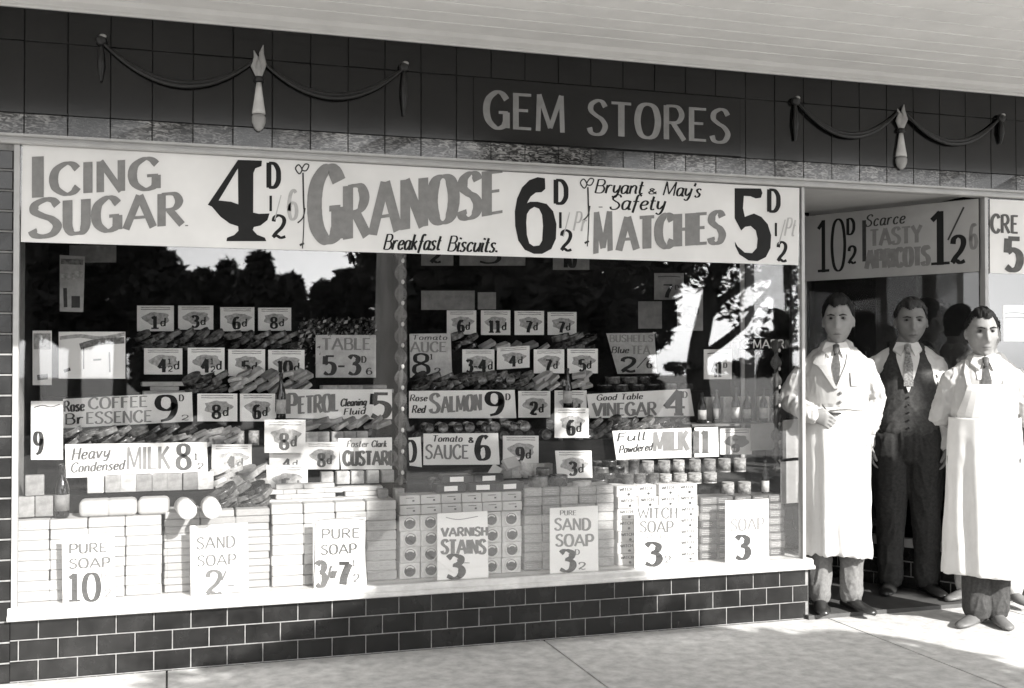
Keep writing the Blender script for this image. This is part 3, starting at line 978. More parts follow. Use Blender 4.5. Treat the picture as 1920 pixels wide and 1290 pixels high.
# ---- stacks at the front of the window
def stack(proto, px0, px1, pytop, cols, rows, Y, label_, cat, group, skip=None, jit=.003, rot=.02, stagger=False):
    x0, x1 = at(px0, pytop + 60, Y).x, at(px1, pytop + 60, Y).x
    top = at((px0 + px1) / 2, pytop, Y).z
    cw, ch = (x1 - x0) / cols, (top - SILL) / rows
    out = []
    n = 0
    for r in range(rows):
        for c in range(cols):
            if skip and skip(c, r): continue
            x = x0 + cw * (c + .5) + (cw * .25 if stagger and r % 2 else 0)
            loc = (x + random.uniform(-jit, jit), Y + random.uniform(-jit, jit), SILL + ch * r + .0005)
            rz = random.uniform(-rot, rot)
            if n == 0:
                o = proto(cw - .004, ch - .001)
                o.location = loc; o.rotation_euler = (0, 0, rz)
                tag(o, label_, cat, group)
            else:
                o = dup(first, loc, (0, 0, rz))
            if n == 0: first = o
            n += 1
            out.append(o)
    return out

def plain_box(name, m, dep, bev=.003, marks=None):
    def f(wd, h):
        o = link(name, bevel_mesh(name, wd, dep, h, bev, m))
        if marks: marks(o, wd, h)
        return o
    return f
def wrap_marks(o, wd, h):
    mb = MB()
    for k in range(3):
        z = h * (.25 + .22 * k)
        mb.box(-wd * .36, wd * random.uniform(.1, .34), -.0008, -.0002, z, z + h * .07)
    mb.build("print", M_SMUDGE2, o)
def witch_marks(o, wd, h):
    mb = MB()
    x = -wd * .36
    for ch_ in "WITCH":
        wg, st = FONT[ch_]
        for kind, pts in st:
            for sg in ([catmull(pts, 3)] if kind == 'C' else [[pts[i], pts[i + 1]] for i in range(len(pts) - 1)]):
                vs, fs = ribbon(sg, .12, .2)
                mb.add([(x + a * .022, -.0008, h * .58 + b * h * .26) for a, b in vs], fs)
        x += (wg + .12) * .022
    mb.ell((wd * .1, -.0004, h * .25), (.008, .001, .007), 8, 6)
    mb.build("print", M_INKSOFT, o)

stack(plain_box("soap_carton", M_SOAPW, .2, .004, wrap_marks), 20, 304, 972, 4, 8, .10,
      "white soap carton in the stack at the bottom left corner of the window", "carton", "white soap cartons at bottom left", rot=.008)
stack(plain_box("soap_bar", M_SOAPB, .2, .004), 307, 506, 957, 3, 11, .115,
      "buff wrapped soap bar in the stack between two white carton stacks on the left", "soap bar", "buff soap bars on the left", rot=.012)
stack(plain_box("soap_carton", M_SOAPW, .2, .004, wrap_marks), 509, 744, 942, 4, 8, .10,
      "white soap carton in the stack left of the varnish stain boxes", "carton", "white soap cartons beside the varnish boxes", rot=.008)
def stain_box(wd, h):
    o = link("stain_box", bevel_mesh("stain_box", wd, .09, h, .002, mat("stain_carton", .52, .6, .15, 30, rnd=.12)))
    m = MB(); r = min(wd, h) * .47
    m.lathe([(r * .80, -.001), (r * .80, .004), (r * .90, .007), (r, .005), (r, -.001)], (0, 0, h * .5), 20, 'y')
    m.build("tin_rim", mat("pale_tin_rim", .6, .3, .1, 20), o, True)
    m = MB(); m.lathe([(r * .78, .0), (r * .78, .001)], (0, 0, h * .5), 20, 'y')
    m.build("tin_lid", mat("dark_lid", .02, .35, .3, 30), o)
    m = MB()
    pts = [(r * .70 * math.cos(a), r * .70 * math.sin(a)) for a in [R(35) + R(110) * k / 8 for k in range(9)]]
    pts += [(r * .55 * math.cos(a), r * .46 * math.sin(a)) for a in [R(145) - R(110) * k / 8 for k in range(9)]]
    m.prism([(x, z + h * .5) for x, z in pts], -.0022, -.0012)
    m.build("lid_highlight", mat("lid_highlight", .6, .6, .1, 30), o)  # pale arc stands in for the half-moon highlight on the lid
    return o
ztop_stain = at(860, 924, .10)
SB = stack(stain_box, 749, 978, 962, 6, 4, .10, "small square carton showing the round end of its varnish stain tin", "carton",
      "varnish stain cartons behind the varnish stains card", rot=.02)
zs0 = at(860, 961, .10).z
bx0, bx1 = at(749, 940, .10).x, at(978, 940, .10).x
cwid = (bx1 - bx0) / 6
first = None
zrow = [zs0 + .001, zs0 + .0475]
for r in range(2):
    for c in range(6):
        loc = (bx0 + cwid * (c + .5), .088 + random.uniform(-.003, .003) + .012 * r, zrow[r])
        if first is None:
            first = link("white_packet", bevel_mesh("white_packet", cwid - .003, .11, .044, .002, M_WPACK), None, loc)
            m = MB(); m.box(.012, .022, -.0008, -.0002, .014, .022); m.box(-.02, .02, -.0008, -.0002, .03, .033)
            m.build("print", M_INKSOFT, first)
            tag(first, "flat white packet in the double row on top of the varnish stain cartons", "packet", "white packets on the varnish stain cartons")
        else: dup(first, loc, (0, 0, random.uniform(-.02, .02)))
stack(plain_box("sand_soap_bar", M_SOAPG, .16, .004, wrap_marks), 982, 1152, 912, 5, 9, .115,
      "grey wrapped sand soap bar in the stack right of the varnish stain cartons", "soap bar", "grey sand soap bars", rot=.015)
stack(plain_box("witch_soap_box", mat("witch_box", .58, .65, .1, 20, rnd=.12), .14, .003, witch_marks), 1157, 1308, 909, 4, 7, .11,
      "white soap box printed WITCH in the stack right of the grey sand soap", "soap box", "soap boxes behind the witch soap card", rot=.04, jit=.006)
stack(plain_box("soap_tablet", M_SOAPD, .14, .004, wrap_marks), 1312, 1472, 930, 5, 8, .125,
      "dark wrapped soap tablet in the low stack at the right end of the window", "soap tablet", "dark soap tablets at the right end", rot=.03, jit=.005)

# ---- loose goods
def mk_can():
    m = MB(); m.lathe([(.033, 0), (.035, .003), (.034, .006), (.034, .094), (.035, .097), (.033, .1), (.031, .097)], seg=18)
    return m.mesh("tin_can", M_TIN)
def mk_label_can():
    m = MB(); m.lathe([(.033, 0), (.035, .003), (.034, .006), (.034, .094), (.035, .097), (.033, .1), (.031, .097)], seg=18)
    m.cur = 1
    m.lathe([(.0346, .012), (.0346, .05), (.0346, .086)], seg=18)
    return m.mesh("tin_can", [M_TINB, mat("tin_label", .30, .6, .8, 45, rnd=.4)])
def mk_round_tin():
    m = MB(); m.lathe([(.045, 0), (.047, .003), (.047, .028), (.049, .03), (.049, .04), (.046, .043), (.040, .041)], seg=22)
    return m.mesh("round_tin", M_TIN)
def mk_roll():
    m = MB(); m.lathe([(.012, .002), (.014, -.001), (.036, 0), (.039, .004), (.039, .2), (.03, .2)], seg=20, axis='y')
    return m.mesh("paper_roll", M_WPACK)
def mk_bottle():
    m = MB()
    m.lathe([(.03, 0), (.034, .006), (.034, .13), (.028, .155), (.014, .185), (.012, .225), (.015, .228), (.015, .24), (.010, .244)], seg=18)
    m.cur = 1
    m.lathe([(.0346, .03), (.0346, .105)], seg=18)
    return m.mesh("bottle", [M_BOTTLE, M_PACK])
def mk_oval(m_):
    m = MB(); m.lathe([(.049, 0), (.052, .002), (.051, .005), (.051, .021), (.053, .024), (.051, .027), (.045, .0245)], seg=24)
    m.v = [Vector((p.x, p.y * .62, p.z)) for p in m.v]
    me = m.mesh("flat_tin", m_)
    me.polygons.foreach_set("use_smooth", [len(p.vertices) == 4 for p in me.polygons])
    return me
PROTO = {
 'flat': lambda: mk_oval(M_TIN),
 'flatb': lambda: mk_oval(M_TINB),
 'pack': lambda: bevel_mesh("packet", .062, .045, .09, .003, M_PACK),
 'wpack': lambda: bevel_mesh("flat_packet", .085, .06, .022, .003, M_WPACK),
 'gpack': lambda: bevel_mesh("flat_packet", .085, .06, .022, .003, M_PACK),
 'can': mk_can, 'canb': mk_label_can, 'round': mk_round_tin, 'roll': mk_roll, 'bottle': mk_bottle,
}
PM = {}
NAMES = {'flat': 'flat_tin', 'flatb': 'flat_tin', 'pack': 'packet', 'wpack': 'flat_packet', 'gpack': 'flat_packet', 'can': 'tin_can', 'canb': 'tin_can',
         'round': 'round_tin', 'roll': 'paper_roll', 'bottle': 'bottle'}
CATS = {'flat': 'tin', 'flatb': 'tin', 'pack': 'packet', 'wpack': 'packet', 'gpack': 'packet', 'can': 'can', 'canb': 'can', 'round': 'tin', 'roll': 'roll', 'bottle': 'bottle'}
def good(kind, loc, rot, label_, group=None, sc=1.0):
    if kind not in PM: PM[kind] = PROTO[kind]()
    o = link(NAMES[kind], PM[kind], None, loc)
    o.rotation_euler = rot
    o.scale = (sc, sc, sc) if not isinstance(sc, tuple) else sc
    if kind in ('can', 'canb', 'round', 'bottle', 'roll'):
        PM[kind].polygons.foreach_set("use_smooth", [True] * len(PM[kind].polygons))
    return tag(o, label_, CATS[kind], group)
def row(kind, px0, px1, Y, z, n, label_, group, lay='up', layers=1, dz=.025, jr=.15, sc=1.0, py=None, dy=0.0):
    """n things side by side; lay: up (standing), side (lying, end to us), tilt (leaning, shingled)"""
    ym = py if py else 800
    x0, x1 = at(px0, ym, Y).x, at(px1, ym, Y).x
    for k in range(layers):
        nn = n - (k % 2)
        for i in range(nn):
            x = x0 + (x1 - x0) * (i + .5 + (.5 if k % 2 else 0)) / n + random.uniform(-.004, .004)
            rz = random.uniform(-jr, jr)
            zz = z + dz * k + .001
            if lay == 'up': rot = (0, 0, rz)
            elif lay == 'side':
                rot = (R(90), 0, rz); zz += .034 * (sc if not isinstance(sc, tuple) else sc[2])
            else:
                rot = (R(10) + random.uniform(-.15, .25), R(-24) + random.uniform(-.28, .22), rz * 3); zz += .016 + random.uniform(-.003, .006)
            sj = random.uniform(.82, 1.12) if lay == 'tilt' else random.uniform(.94, 1.04)
            s3 = sc if isinstance(sc, tuple) else (sc, sc, sc)
            good(kind, (x, Y + random.uniform(-.006, .006) + dy * k, zz), rot, label_, group, (s3[0] * sj, s3[1] * sj, s3[2] * (sj if lay == 'tilt' else 1)))

# D row: below the Coffee, Petrol, Salmon and Vinegar signs
row('flat', 122, 368, .60, ZD, 8, "dark flat tin in the shingled row under the coffee essence sign", "dark flat tins under the coffee sign", 'tilt', 3, .027)
row('gpack', 372, 448, .60, ZD, 4, "lumpy pale packet heaped under the 8d price card", "pale packets under the coffee row cards", 'tilt', 3, .02)
row('pack', 572, 690, .61, ZD, 5, "grey packet standing under the petrol sign", "grey packets under the petrol sign", 'up', 1, sc=(1.0, 1, .7))
row('can', 770, 1000, .62, ZD, 9, "dark tin lying end on in the row under the salmon sign", "dark tins under the salmon sign", 'side', 2, .05, sc=.8)
row('flat', 1105, 1290, .60, ZD, 6, "dark flat tin in the shingled row under the vinegar sign", "dark flat tins under the vinegar sign", 'tilt', 3, .027)
row('canb', 1040, 1100, .56, ZD - .03, 2, "pale tin under the price card reading 6 d", "pale tins under the 6 d card", 'up', 1, sc=.7)
row('canb', 372, 520, .64, ZD, 5, "pale tin in the back of the heap under the 8 d and 6 d cards", "pale tins behind the coffee row heap", 'up', 1, sc=(.8, .8, .75))
row('gpack', 575, 735, .66, ZD + .06, 6, "grey flat packet fanned on the grey packets under the petrol sign", "fanned grey packets under the petrol sign", 'tilt', 2, .024)
row('can', 1005, 1110, .64, ZD, 4, "dark tin lying end on right of the salmon sign row", "dark tins right of the salmon row", 'side', 2, .05, sc=.8)
row('round', 1290, 1350, .60, ZD, 2, "dark round tin right of the vinegar sign", "dark round tins right of the vinegar sign", 'up', 2, .043)
row('can', 1110, 1200, .40, ZC, 4, "dark tin in the group behind the stacked round tins", "dark tins behind the round tins", 'up', 1, py=880, sc=(.9, .9, .8))
row('pack', 940, 1040, .40, ZC, 5, "dim packet behind the tipped packets and round tins", "dim packets behind the round tins", 'up', 1, py=885, sc=(.9, 1, .8))
row('flatb', 400, 500, .44, ZC, 4, "pale flat tin in the back heap right of the condensed milk sign", "pale flat tins right of the milk sign", 'tilt', 3, .027, py=900)
# E row
row('wpack', 272, 345, .80, ZE, 3, "pale flat packet under the leftmost middle price card", "pale packets in the upper left row", 'up', 3, .023, py=720)
row('flat', 350, 425, .80, ZE, 3, "dark flat tin below the second price card of the middle left row", "dark flat tins in the upper left row", 'tilt', 3, .028, py=720)
row('gpack', 428, 590, .80, ZE, 6, "grey flat packet below the price cards left of the window post", "grey packets in the upper left row", 'tilt', 4, .024, py=720)
row('gpack', 596, 735, .82, ZE, 6, "small flat packet in the stack under the table card", "flat packets under the table card", 'up', 2, .022, py=720)
row('flat', 775, 1000, .80, ZE, 9, "dark flat tin shingled above the salmon sign", "dark flat tins above the salmon sign", 'tilt', 3, .028, py=720)
row('can', 860, 990, .84, ZE + .045, 5, "dark tin lying end on behind the flat tins above the salmon sign", "dark tins above the salmon sign", 'side', 1, sc=.75, py=715)
row('wpack', 1008, 1052, .80, ZE, 2, "pale flat packet fanned out left of the tall dark bottle", "fanned pale packets", 'tilt', 4, .022, py=720)
row('wpack', 1078, 1112, .80, ZE, 2, "pale flat packet in the small fan right of the tall dark bottle", "fanned pale packets by the 5 d card", 'tilt', 3, .028, py=720)
row('round', 1120, 1235, .80, ZE, 4, "dark round tin below the tea card", "dark round tins below the tea card", 'up', 2, .043, py=720)
row('round', 1240, 1300, .80, ZE, 2, "dark round tin between the tea card and the bottle shelf", "dark round tins beside the bottle shelf", 'up', 1, .043, py=720)
# F row
row('flat', 255, 420, 1.0, ZG, 6, "dark flat tin under the top left row of price cards", "dark flat tins under the top left cards", 'tilt', 3, .028, py=640)
row('flat', 425, 560, 1.0, ZG, 5, "dark flat tin under the right half of the top left price cards", "dark flat tins under the top left cards, right half", 'tilt', 3, .028, py=640)
row('gpack', 905, 1035, 1.0, ZG, 5, "grey flat packet leaning under the top price cards right of the window post", "grey packets under the top cards", 'tilt', 1, py=640)
row('flat', 840, 900, 1.0, ZG, 2, "dark flat tin under the leftmost top price card right of the window post", "dark tins under the top cards", 'tilt', 3, .028, py=640)
row('flat', 1040, 1120, 1.0, ZG, 3, "dark flat tin under the rightmost top price card", "dark tins under the rightmost top card", 'tilt', 3, .028, py=640)
# C row: heaps on top of the front stacks
def ztop(px, py, Y): return at(px, py, Y).z
zr = ztop(250, 968, .14) + .003
bd = None
for k, px in enumerate((178, 228, 287)):
    c = (at(px, 945, .13).x, .125, zr)
    if bd is None:
        bd = link("paper_bundle", bevel_mesh("paper_bundle", .135, .12, .075, .022, M_WPACK, seg=3), None, c)
        bd.data.polygons.foreach_set("use_smooth", [True] * len(bd.data.polygons))
        tag(bd, "plump white paper bundle above the bottom left soap cartons", "bundle", "white paper bundles above the soap cartons")
    else: dup(bd, c, (0, 0, random.uniform(-.06, .06)))
for px in (343, 392):
    good('roll', (at(px, 945, .13).x, .125, zr + .0395), (0, 0, random.uniform(-.1, .1)), "white paper roll lying end on beside the white paper bundles", "white paper rolls above the soap")
row('pack', 165, 400, .37, ZC, 8, "pale crumpled packet in the row behind the white paper rolls", "pale packets behind the paper rolls", 'up', 1, sc=(1.15, 1, .9), py=905)
row('pack', 34, 98, .16, ztop(60, 970, .16), 2, "grey packet at the far left above the white soap cartons", "grey packets at the far left", 'up', 2, .092, py=940, sc=(1.2, 1, 1))
good('bottle', at(116, 969, .15), (0, 0, .4), "dark bottle with a pale label at the far left, above the white soap cartons", None, (.9, .9, .95)).location.z = ztop(116, 969, .15)
zc = ztop(450, 957, .2)
row('flat', 402, 505, .22, zc, 4, "dark flat tin heaped above the buff soap bars", "dark flat tins above the buff soap bars", 'tilt', 4, .022, py=930)
row('gpack', 415, 500, .30, zc + .02, 4, "grey packet in the heap behind the dark flat tins on the left", "grey packets heaped on the left", 'tilt', 3, .025, py=915)
zc = ztop(620, 943, .2)
row('wpack', 508, 640, .2, zc, 5, "small white packet in the brick laid pile above the white cartons by the varnish boxes", "white packets piled left of the window post", 'up', 4, .0225, py=920, dy=.012)
row('wpack', 640, 715, .22, zc, 3, "white packet in the low pile just left of the varnish packets", "white packets piled at the middle", 'up', 3, .0225, py=920, dy=.012)
row('pack', 705, 765, .2, zc, 2, "small grey box standing beside the hanging streamer", "small grey boxes beside the streamer", 'up', 1, py=915, sc=(.8, 1, .62))
row('pack', 600, 740, .4, ZC, 5, "grey packet standing behind the white packets under the custard sign", "grey packets under the custard sign", 'up', 1, py=890, sc=(1, 1, .7))
# black cases with white labels
zc = zrow[1] + .046
m = None
for i, (px, pz, rz, lab) in enumerate(((845, 0, .05, (-.005, .05)), (905, 0, -.06, (-.01, .045)), (955, 0, .1, (.0, .03)), (858, .042, -.05, (.02, .05)), (918, .042, .1, (-.03, .05)))):
    x = at(px, 905, .15).x
    if m is None:
        m = link("black_case", bevel_mesh("black_case", .15, .1, .04, .004, mat("black_case_cloth", .01, .4, .2, 20)))
        q = MB(); q.box(-.038, .03, -.0012, -.0004, .008, .032); q.build("paper_label", M_PAPER, m)
        o = m
    else: o = dup(m, (0, 0, 0))
    o.location = (x, .13 + .02 * (i > 2), zc + pz + .0005); o.rotation_euler = (0, 0, rz)
    tag(o, "black case with a white paper label in the pile above the varnish packets", "case", "black cases with white labels")
row('can', 800, 935, .29, zrow[1] + .05, 6, "tin lying end on in the row under the sauce sign", "tins lying under the sauce sign", 'side', 1, py=880, sc=.85)
for k, (px, py, kd, s) in enumerate(((985, 895, 'gpack', 1.2), (962, 880, 'wpack', 1.0), (935, 893, 'wpack', .9))):
    good(kd, at(px, py, .2), (R(50), R(30 - 40 * k), R(20)), ("grey packet tipped on its corner left of the round tins", "white packet tipped behind the black cases", "small pale packet tilted among the black cases")[k], None, s)
zc = ztop(1060, 912, .17) + .002
good('round', (at(1010, 900, .16).x, .17, zc), (0, 0, 0), "flat round tin with pale side and dark lid above the sand soap", None, (1.05, 1.05, 1.35))
good('round', (at(1048, 900, .16).x, .18, zc), (0, 0, .5), "flat round dark tin with pale marks right of the pale sided tin", None, (1.05, 1.05, 1.35))
good('round', (at(1020, 900, .16).x, .175, zc + .061), (.06, 0, .3), "small mottled round tin resting on the two larger round tins", None, (.75, .75, .8))
good('flatb', (at(1090, 900, .16).x, .15, zc), (0, 0, .2), "pale flat tin in front of the 3 d price card", None, (1.0, 1, .9))
row('round', 1112, 1172, .30, zc - .02, 2, "dark round tin stacked behind the grey sand soap", "dark round tins stacked by the 3 d card", 'up', 4, .033, py=880, sc=(.85, .85, .75))
zc = ztop(1230, 910, .2) + .002
row('can', 1165, 1235, .2, zc, 3, "short dark tin above the witch soap boxes", "short dark tins above the witch soap", 'up', 1, py=890, sc=(.9, .9, .62), dy=.02)
row('canb', 1235, 1345, .2, zc, 4, "short pale tin above the right end of the witch soap boxes", "short pale tins above the witch soap", 'up', 1, py=890, sc=(1, 1, .55), dy=.02)
row('canb', 1200, 1400, .36, ZC, 7, "pale tin in the back row under the powdered milk sign", "pale tins under the powdered milk sign", 'up', 1, py=870, sc=(.95, .95, .75))
row('canb', 1350, 1410, .24, ztop(1380, 930, .2), 2, "pale tin standing above the dark soap tablets", "pale tins above the dark soap tablets", 'up', 1, py=890, sc=(1, 1, .7))
o = good('bottle', (at(1435, 930, .2).x, .2, ztop(1435, 930, .2)), (0, 0, 0), "slim bottle standing above the dark soap tablets at the right", None, (.6, .6, .8))

# bottle shelf at the right
sh = empty("bottle_shelf", at(1375, 792, .55), "narrow wooden shelf of bottles at the right of the window display", "shelf")
m = MB(sh.location); a, b = at(1290, 795, .5), at(1462, 795, .5)
m.box(a.x, b.x, .45, .64, a.z - .012, a.z); m.box(b.x - .02, b.x, .46, .62, SILL, a.z - .0125); m.box(a.x, a.x + .02, .46, .62, ZC, a.z - .0125)
o = m.build("board", mat("shelf_wood", .10, .6, .3, 8), sh); o.location = (0, 0, 0)
zsh = a.z + .001
for i, px in enumerate((1315, 1345, 1378, 1402, 1430)):
    o = good('bottle', (at(px, 770, .54).x, .53 + .02 * (i % 2), zsh), (0, 0, i), "bottle on the narrow shelf at the right of the window display", "bottles on the right hand shelf", (.7, .7, .72 + .06 * (i % 3)))
row('pack', 1315, 1450, .6, zsh, 4, "dim packet behind the bottles on the right hand shelf", "packets behind the shelf bottles", 'up', 1, py=760, sc=(1, 1, 1.6))
for (px, py, pb, Y, lb) in ((527, 700, 786, .56, "dark bottle standing in front of the petrol sign"), (1064, 690, 765, .56, "dark bottle standing above the price card reading 6 d")):
    z0, z1 = at(px, pb, Y).z, at(px, py, Y).z
    o = good('bottle', (at(px, 740, Y).x, Y, z0), (0, 0, 0), lb, None, (.72, .72, (z1 - z0) / .244))
ped = MB(); 
for px, pb in ((527, 786), (1064, 765)):
    p = at(px, pb, .56)
    q = empty("bottle_block", (p.x, .56, ZC), "small dark block holding up the bottle " + ("by the petrol sign" if px < 900 else "above the 6 d card"), "block")
    m = MB(); m.bbox(-.035, .035, -.03, .03, 0, p.z - ZC - .001, .004); m.build("block", M_DARK, q)

# wall shelves at the right: grey show panels
for (x0, y0, x1, y1, Y, lb) in ((1408, 795, 1462, 845, .40, "plain grey show card right of the powdered milk sign"), (1468, 788, 1502, 860, .12, "plain grey show card against the corner post of the window"),
                            (1464, 866, 1502, 945, .12, "plain pale grey show card low against the corner post")):
    sheet("show_card", rectq(x0, y0, x1, y1, 0, -3), Y, .003, mat("grey_card", .26, .8, .12, 9), lb, "card")

# ---- flowers
def posy(px0, py0, px1, py1, Y, n, label_):
    c = at((px0 + px1) / 2, py1, Y)
    t = empty("paper_flower_bunch", c, label_, "flowers")
    m = MB(); m2 = MB()
    for i in range(n):
        p = at(random.uniform(px0, px1), random.uniform(py0, py1), Y) - c
        p.y += random.uniform(-.03, .03)
        s = random.uniform(.008, .02)
        d = Vector((random.gauss(0, 1), random.gauss(-.6, 1), random.gauss(0, 1))).normalized()
        u = d.orthogonal().normalized(); v = d.cross(u)
        (m2 if random.random() < .28 else m).add([p - u * s, p + v * s * .5 + d * s * .3, p + u * s, p - v * s * .5], [(0, 1, 2, 3)])
    m.build("leaves", mat("dull_leaf", .06, .6, .4, 20), t); m2.build("petals", mat("paper_petal", .34, .7, .3, 20), t)
posy(560, 596, 705, 640, .93, 420, "bunch of paper flowers and leaves above the table card, left of the window post")
posy(545, 640, 600, 690, .93, 120, "trailing sprig of paper flowers beside the 10 d price card")

# ---- hanging twisted streamers
def streamer(px, y0, y1, Y, nb, label_):
    a, b = at(px, y0, Y), at(px, y1, Y)
    t = empty("paper_streamer", b, label_, "streamer")
    m = MB(); m2 = MB()
    L_ = a.z - b.z
    pts, fs = [], []
    N = nb * 8
    for i in range(N + 1):
        an = math.pi * i / 8
        z = L_ * i / N
        wd = .030
        pts += [(math.cos(an) * wd, math.sin(an) * wd, z), (-math.cos(an) * wd, -math.sin(an) * wd, z)]
    for i in range(N): fs.append((2 * i, 2 * i + 1, 2 * i + 3, 2 * i + 2))
    m.add(pts, fs)
    m.tube([(0, 0, 0), (0, 0, L_)], .012, 8)
    for i in range(nb):
        m2.ell((0.004, -.028, L_ * (i + .5) / nb), (.008, .004, .011), 10, 8)
    m.build("twisted_paper", mat("streamer_paper", .07, .7, .4, 30), t); m2.build("rosette", mat("streamer_rosette", .4, .7, .2, 30), t, True)
streamer(751, 470, 905, .07, 11, "dark twisted paper streamer with pale rosettes hanging in the middle of the window")
streamer(1456, 640, 880, .22, 7, "twisted paper streamer with pale rosettes hanging near the right end of the window")

# ================================================================== PRICE CARDS
def card(x0, y0, x1, y1, Y, txt, label_, m=None, fade=0, dr=0, num=None, ink=None, d=True, skew=0, smudge=True):
    m = m or M_PAPER2
    o = sheet("price_card", ((x0 + skew, y1), (x1 + skew * .5, y1 + dr), (x1, y0 + dr), (x0, y0)), Y, .003, m, label_, "price card", "small printed price cards")
    W, H = x1 - x0, y1 - y0
    q = MB()
    if smudge:
        sd1 = random.random()
        cx, cy = x0 + W * .52, y0 + H * .50 + dr * .5
        pts = [(cx + W * (.34 + .04 * sd1) * math.cos(a) * (1 + .14 * math.sin(5 * a + 9 * sd1)), cy + H * (.30 if math.sin(a) > 0 else .20) * math.sin(a) * (1 + .1 * math.cos(7 * a)) - H * .04) for a in [2 * math.pi * k / 26 for k in range(26)]]
        poly_into(q, [pts], Y, -.0006)
    for k in range(2):
        yy = y0 + H * (.07 + .08 * k)
        pts = [(x0 + W * (.1 + .8 * i / 8), yy + dr * (.1 + .8 * i / 8) + random.uniform(-.4, .4)) for i in range(9)]
        line(pts, H * .035, q, Y)
    put(q, "printed_scroll", (M_SMUDGE2 if fade < 2 else M_PALEINK), o)
    q = MB()
    half = txt == "41"
    if half: txt = "4"
    n = len(txt)
    tw = W * (.2 * n if n < 3 else .62)
    xs = x0 + W * .5 - tw * .62
    text_into(q, txt, rectq(xs, y0 + H * .42, xs + tw, y0 + H * .90, dr * .4, dr * .6), Y, .12, .30)
    if half:
        text_into(q, "1", rectq(xs + tw + W * .04, y0 + H * .40, xs + tw + W * .12, y0 + H * .6, dr, dr), Y, .14, .2)
        text_into(q, "2", rectq(xs + tw + W * .05, y0 + H * .68, xs + tw + W * .17, y0 + H * .9, dr, dr), Y, .12, .2)
        xs += W * .14
    if d: text_into(q, "d", rectq(xs + tw + W * .06, y0 + H * .48, xs + tw + W * .2, y0 + H * .8, dr * .7, dr * .9), Y, .1, .2)
    put(q, "price_lettering", ink or (M_INK if fade == 0 else M_BLUEINK), o)
    return o
for i, (a, t) in enumerate((((257, 573, 326, 621), "1"), ((334, 573, 400, 618), "3"), ((413, 576, 477, 621), "6"), ((484, 577, 546, 620), "8"))):
    card(*a, 1.05, t, "dim price card reading %s d in the top row at the left" % t)
for a, t, lb in (((838, 582, 893, 627), "6", "dim price card reading 6 d, first of the top row right of the window post"),
                 ((902, 582, 957, 628), "11", "dim price card reading 11 d in the top row right of the window post"),
                 ((965, 583, 1020, 628), "7", "dim price card reading 7 d beside the 11 d card in the top row"),
                 ((1027, 585, 1081, 628), "7", "dim price card reading 7 d, last of the top row right of the window post")):
    card(*a, 1.05, t, lb)
for a, t, lb in (((270, 653, 342, 702), "41", "leftmost price card of the row above the coffee essence sign"),
                 ((352, 652, 421, 703), "41", "second price card from the left in the row above the coffee essence sign"),
                 ((428, 655, 497, 705), "5", "price card reading 5 d beside the 10 d card, left of the window post"),
                 ((503, 656, 571, 706), "10", "price card reading 10 d behind the dark bottle"),
                 ((867, 655, 927, 702), "3-4", "price card reading 3 to 4 d above the salmon sign"),
                 ((932, 652, 993, 693), "4", "tilted price card reading 4 d above the salmon sign"),
                 ((1001, 655, 1058, 700), "7", "price card reading 7 d beside the tall dark bottle"),
                 ((1064, 654, 1121, 700), "5", "price card reading 5 d left of the tea card")):
    card(*a, .88, t, lb, dr=-4 if t == "4" else 0)
for a, t, lb in (((370, 738, 445, 790), "8", "price card reading 8 d right of the coffee essence sign"),
                 ((450, 738, 516, 790), "6", "price card reading 6 d left of the petrol sign"),
                 ((972, 733, 1032, 783), "2", "price card reading 2 d right of the salmon sign"),
                 ((1040, 732, 1100, 783), "4", "price card half hidden behind the dark bottle, left of the vinegar sign")):
    card(*a, .70, t, lb)
card(1040, 765, 1104, 821, .50, "6", "bright price card reading 6 d hanging below the dark bottle, left of the vinegar sign", M_PAPER)
card(1041, 845, 1109, 896, .30, "3", "white price card reading 3 d above the grey sand soap", M_PAPER, skew=4)
card(943, 817, 1010, 870, .50, "9", "white price card reading 9 d right of the sauce sign", M_PAPER)
card(1350, 803, 1410, 852, .48, "6", "pale price card with a faint print right of the powdered milk sign", M_PAPER, fade=2, d=False)
card(397, 833, 472, 887, .46, "4", "white price card reading 4 d right of the condensed milk sign", M_PAPER, fade=1)
card(572, 829, 636, 880, .46, "8", "white price card reading 8 d left of the custard sign", M_PAPER, fade=1)
card(505, 846, 573, 880, .45, "4", "white price card reading 4 d partly covered by its neighbours above and below", M_PAPER, fade=1, smudge=False)
card(496, 787, 573, 849, .40, "8", "white price card reading 8 d, uppermost of the column below the petrol sign", M_PAPER, fade=1)
card(500, 872, 577, 931, .36, "5", "white price card reading 5 d, lowest of the column above the white packets", M_PAPER, fade=1)

